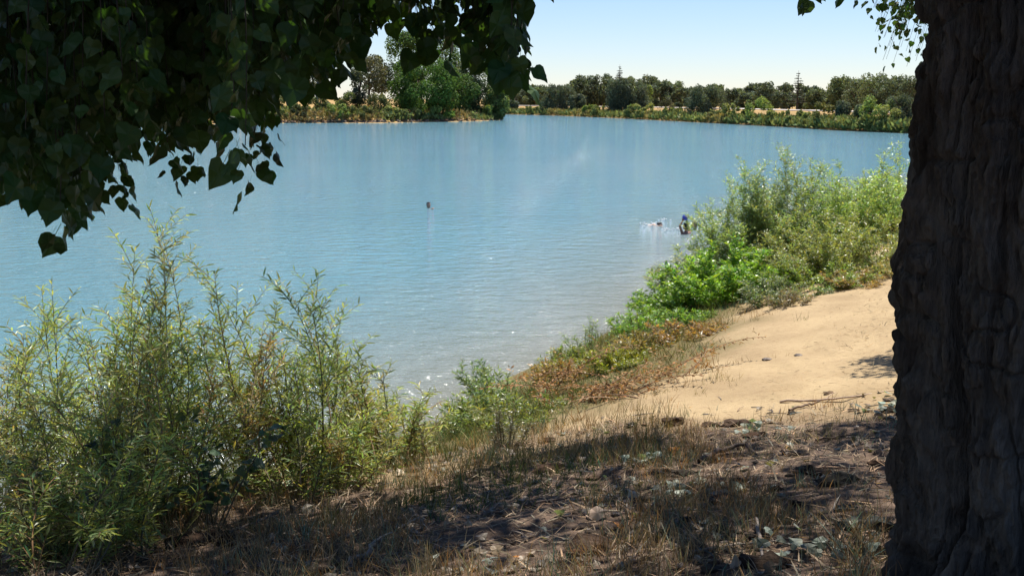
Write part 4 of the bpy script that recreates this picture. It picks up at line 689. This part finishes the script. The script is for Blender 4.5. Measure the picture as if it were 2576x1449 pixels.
def person(loc, rotz, label, hair, skin, arms, head_z=.20, prone=False, hands=()):
    """front of the body is +x before rotz; z=0 is the water surface; head_z is the chin height"""
    o = thing('person', loc, label, 'person'); L = np.array(loc); bm = bmesh.new(); z = head_z
    if prone:
        sh = (-.22, 0, -.02); capsule(bm, sh, (-.75, 0, -.12), .12, .11); capsule(bm, (-.22, -.16, -.03), (-.22, .16, -.03), .075, .075)
        for s_ in (-1, 1): capsule(bm, (-.75, s_*.09, -.12), (-1.15, s_*.1, -.14), .085, .06); capsule(bm, (-1.15, s_*.1, -.14), (-1.55, s_*.1, -.05), .055, .035); capsule(bm, (-1.55, s_*.1, -.05), (-1.72, s_*.1, -.03), .035, .025)
        hx = 0; capsule(bm, sh, (-.07, 0, z+.03), .055, .055)
    else:
        capsule(bm, (-.01, 0, z-.16), (-.01, 0, z-.75), .125, .115); capsule(bm, (-.01, -.16, z-.14), (-.01, .16, z-.14), .075, .075); capsule(bm, (-.01, 0, z-.12), (0, 0, z+.04), .056, .052)
        for s_ in (-1, 1): capsule(bm, (-.01, s_*.10, z-.75), (.03, s_*.11, z-1.15), .09, .06); capsule(bm, (.03, s_*.11, z-1.15), (-.02, s_*.11, z-1.52), .058, .04); capsule(bm, (-.02, s_*.11, z-1.54), (.13, s_*.12, z-1.57), .04, .03)
        hx = .02
    ball(bm, (hx, 0, z+.125), (.098, .076, .115)); ball(bm, (hx+.03, 0, z+.055), (.065, .056, .055)); capsule(bm, (hx+.095, 0, z+.125), (hx+.113, 0, z+.095), .010, .014)
    for s_ in (-1, 1): ball(bm, (hx-.005, s_*.078, z+.11), (.02, .012, .032))
    ball(bm, (hx+.088, 0, z+.058), (.012, .026, .007)); ball(bm, (hx+.088, 0, z+.046), (.012, .024, .007))
    for pts in arms:
        r = [.052, .040, .027]
        for i in range(len(pts)-1): capsule(bm, pts[i], pts[i+1], r[i], r[i+1])
        w = Vector(pts[-1]); d = (w-Vector(pts[-2])).normalized(); sx = d.orthogonal().normalized(); sy = d.cross(sx); ball(bm, w+d*.045, (.036, .036, .036)); capsule(bm, w, w+d*.085, .026, .03)
        for k_ in range(4): q = w+d*.09+sx*(k_-1.5)*.021; capsule(bm, q, q+d*(.05, .062, .066, .055)[k_], .0095, .008); capsule(bm, q+d*.055, q+d*.08+sy*.02, .0085, .007)
        q = w+d*.03+sx*.03; capsule(bm, q, q+d*.05+sx*.03, .011, .009)
    body = fuse('body', bm, M_SKIN, skin, o, .010, rotz, L)
    hb = bmesh.new(); ball(hb, (hx-.042, 0, z+.145), (.082, .085, .102)); ball(hb, (hx-.055, 0, z+.08), (.062, .075, .09)); ball(hb, (hx+.02, 0, z+.212), (.055, .064, .036))
    fuse('hair', hb, M_HAIR, hair, o, .012, rotz, L)
    c_, s0 = math.cos(rotz), math.sin(rotz)
    for s_ in (-1, 1):
        v = ICO[0]*[.012, .013, .008]+[hx+.086, s_*.031, z+.125]; a = Acc(); a.add(v @ np.array([[c_, s0, 0], [-s0, c_, 0], [0, 0, 1]])+L, ICO[1], (.03, .02, .015)); a.build('eye', M_HAIR, o, True)
    return o
w = at_z(1078, 523, 0); person((w[0], w[1], 0), math.radians(-58), 'swimmer with dark hair facing sideways, only head above open water', (.012, .010, .010), (.42, .24, .17), [[(.02, -.17, -.13), (.32, -.22, -.06), (.58, -.16, .005)], [(.02, .17, -.13), (.25, .25, -.2), (.45, .2, -.12)]], .005)
w = at_z(1725, 588, 0); BC = (.02, .02, .50)
person((w[0], w[1], 0), math.radians(128), 'dark-haired swimmer seen from behind holding a blue ball overhead', (.010, .008, .008), (.26, .14, .09), [[(.0, .17, .03), (.05, .25, .27), (.04, .13, .43)], [(.0, -.17, .03), (.10, -.21, .27), (.06, -.10, .43)]], .13)
c_, s_ = math.cos(math.radians(100)), math.sin(math.radians(100))
bo = np.array([w[0]-.02, w[1]+.02, .55]); bm = bmesh.new(); bmesh.ops.create_uvsphere(bm, u_segments=32, v_segments=20, radius=.108); v = np.array([q.co[:] for q in bm.verts]); fs = [[x.index for x in q.verts] for q in bm.faces]; bm.free()
o = thing('ball', bo-[0, 0, .108], 'shiny blue ball held above the water by the dark-haired swimmer', 'ball'); a = Acc(); a.add(v+bo, np.array([q for q in fs if len(q) == 4]), (.035, .05, .42)); a.f3.append(np.array([q for q in fs if len(q) == 3])); a.build('shell', M_BALL, o, True)
a = Acc(); tube(a, [bo+[.05, -.075, .062], bo+[.054, -.08, .066]], [.012, .010], (.6, .6, .65), 10); a.build('valve', M_BALL, o, True)
w3 = at_z(1747, 577, 0); person((w3[0], w3[1], 0), math.radians(185), 'brown-haired swimmer facing the ball holder beside the thicket leaves', (.10, .07, .035), (.34, .23, .14), [[(.02, -.17, -.1), (.2, -.22, -.14), (.4, -.15, -.1)], [(.02, .17, -.1), (.2, .22, -.14), (.4, .15, -.1)]], .04)
w4 = at_z(1660, 567, 0); person((w4[0], w4[1], -.045), math.radians(-8), 'swimmer lying flat in a white splash, only dark hair clearly showing', (.012, .010, .010), (.45, .29, .22), [[(-.2, -.17, -.02), (.02, -.3, .05), (.22, -.26, -.03)], [(-.2, .17, -.03), (-.3, .3, -.1), (-.5, .28, -.08)]], -.085, True)
rs = np.random.RandomState(77)
for lab, px0, px1, py, m, hmax in (('white splash kicked up behind the flat swimmer', 1612, 1655, 565, 60, .10), ('small spray of white water behind the flat swimmer', 1655, 1690, 553, 22, .08), ('foamy ripples in front of the swimmer with the ball', 1665, 1722, 577, 45, .03)):
    q0 = at_z(px0, py, 0); q1 = at_z(px1, py, 0); a = Acc()
    for i in range(m):
        t = rs.uniform(0, 1); c = q0+(q1-q0)*t+np.array([0, rs.normal(0, .25), 0]); r = rs.uniform(.006, .02); c[2] = rs.uniform(0, 1)**2.2*hmax*math.sin(math.pi*min(max(t, .1), .9)); rock_mesh(a, c, (r*rs.uniform(1, 3.2), r*1.5, r), (.62, .64, .66), i, .8)
    a.build('splash', M_FOAM, origin=((q0[0]+q1[0])/2, (q0[1]+q1[1])/2, 0), smooth=True, label=lab, category='splash', kind='stuff')
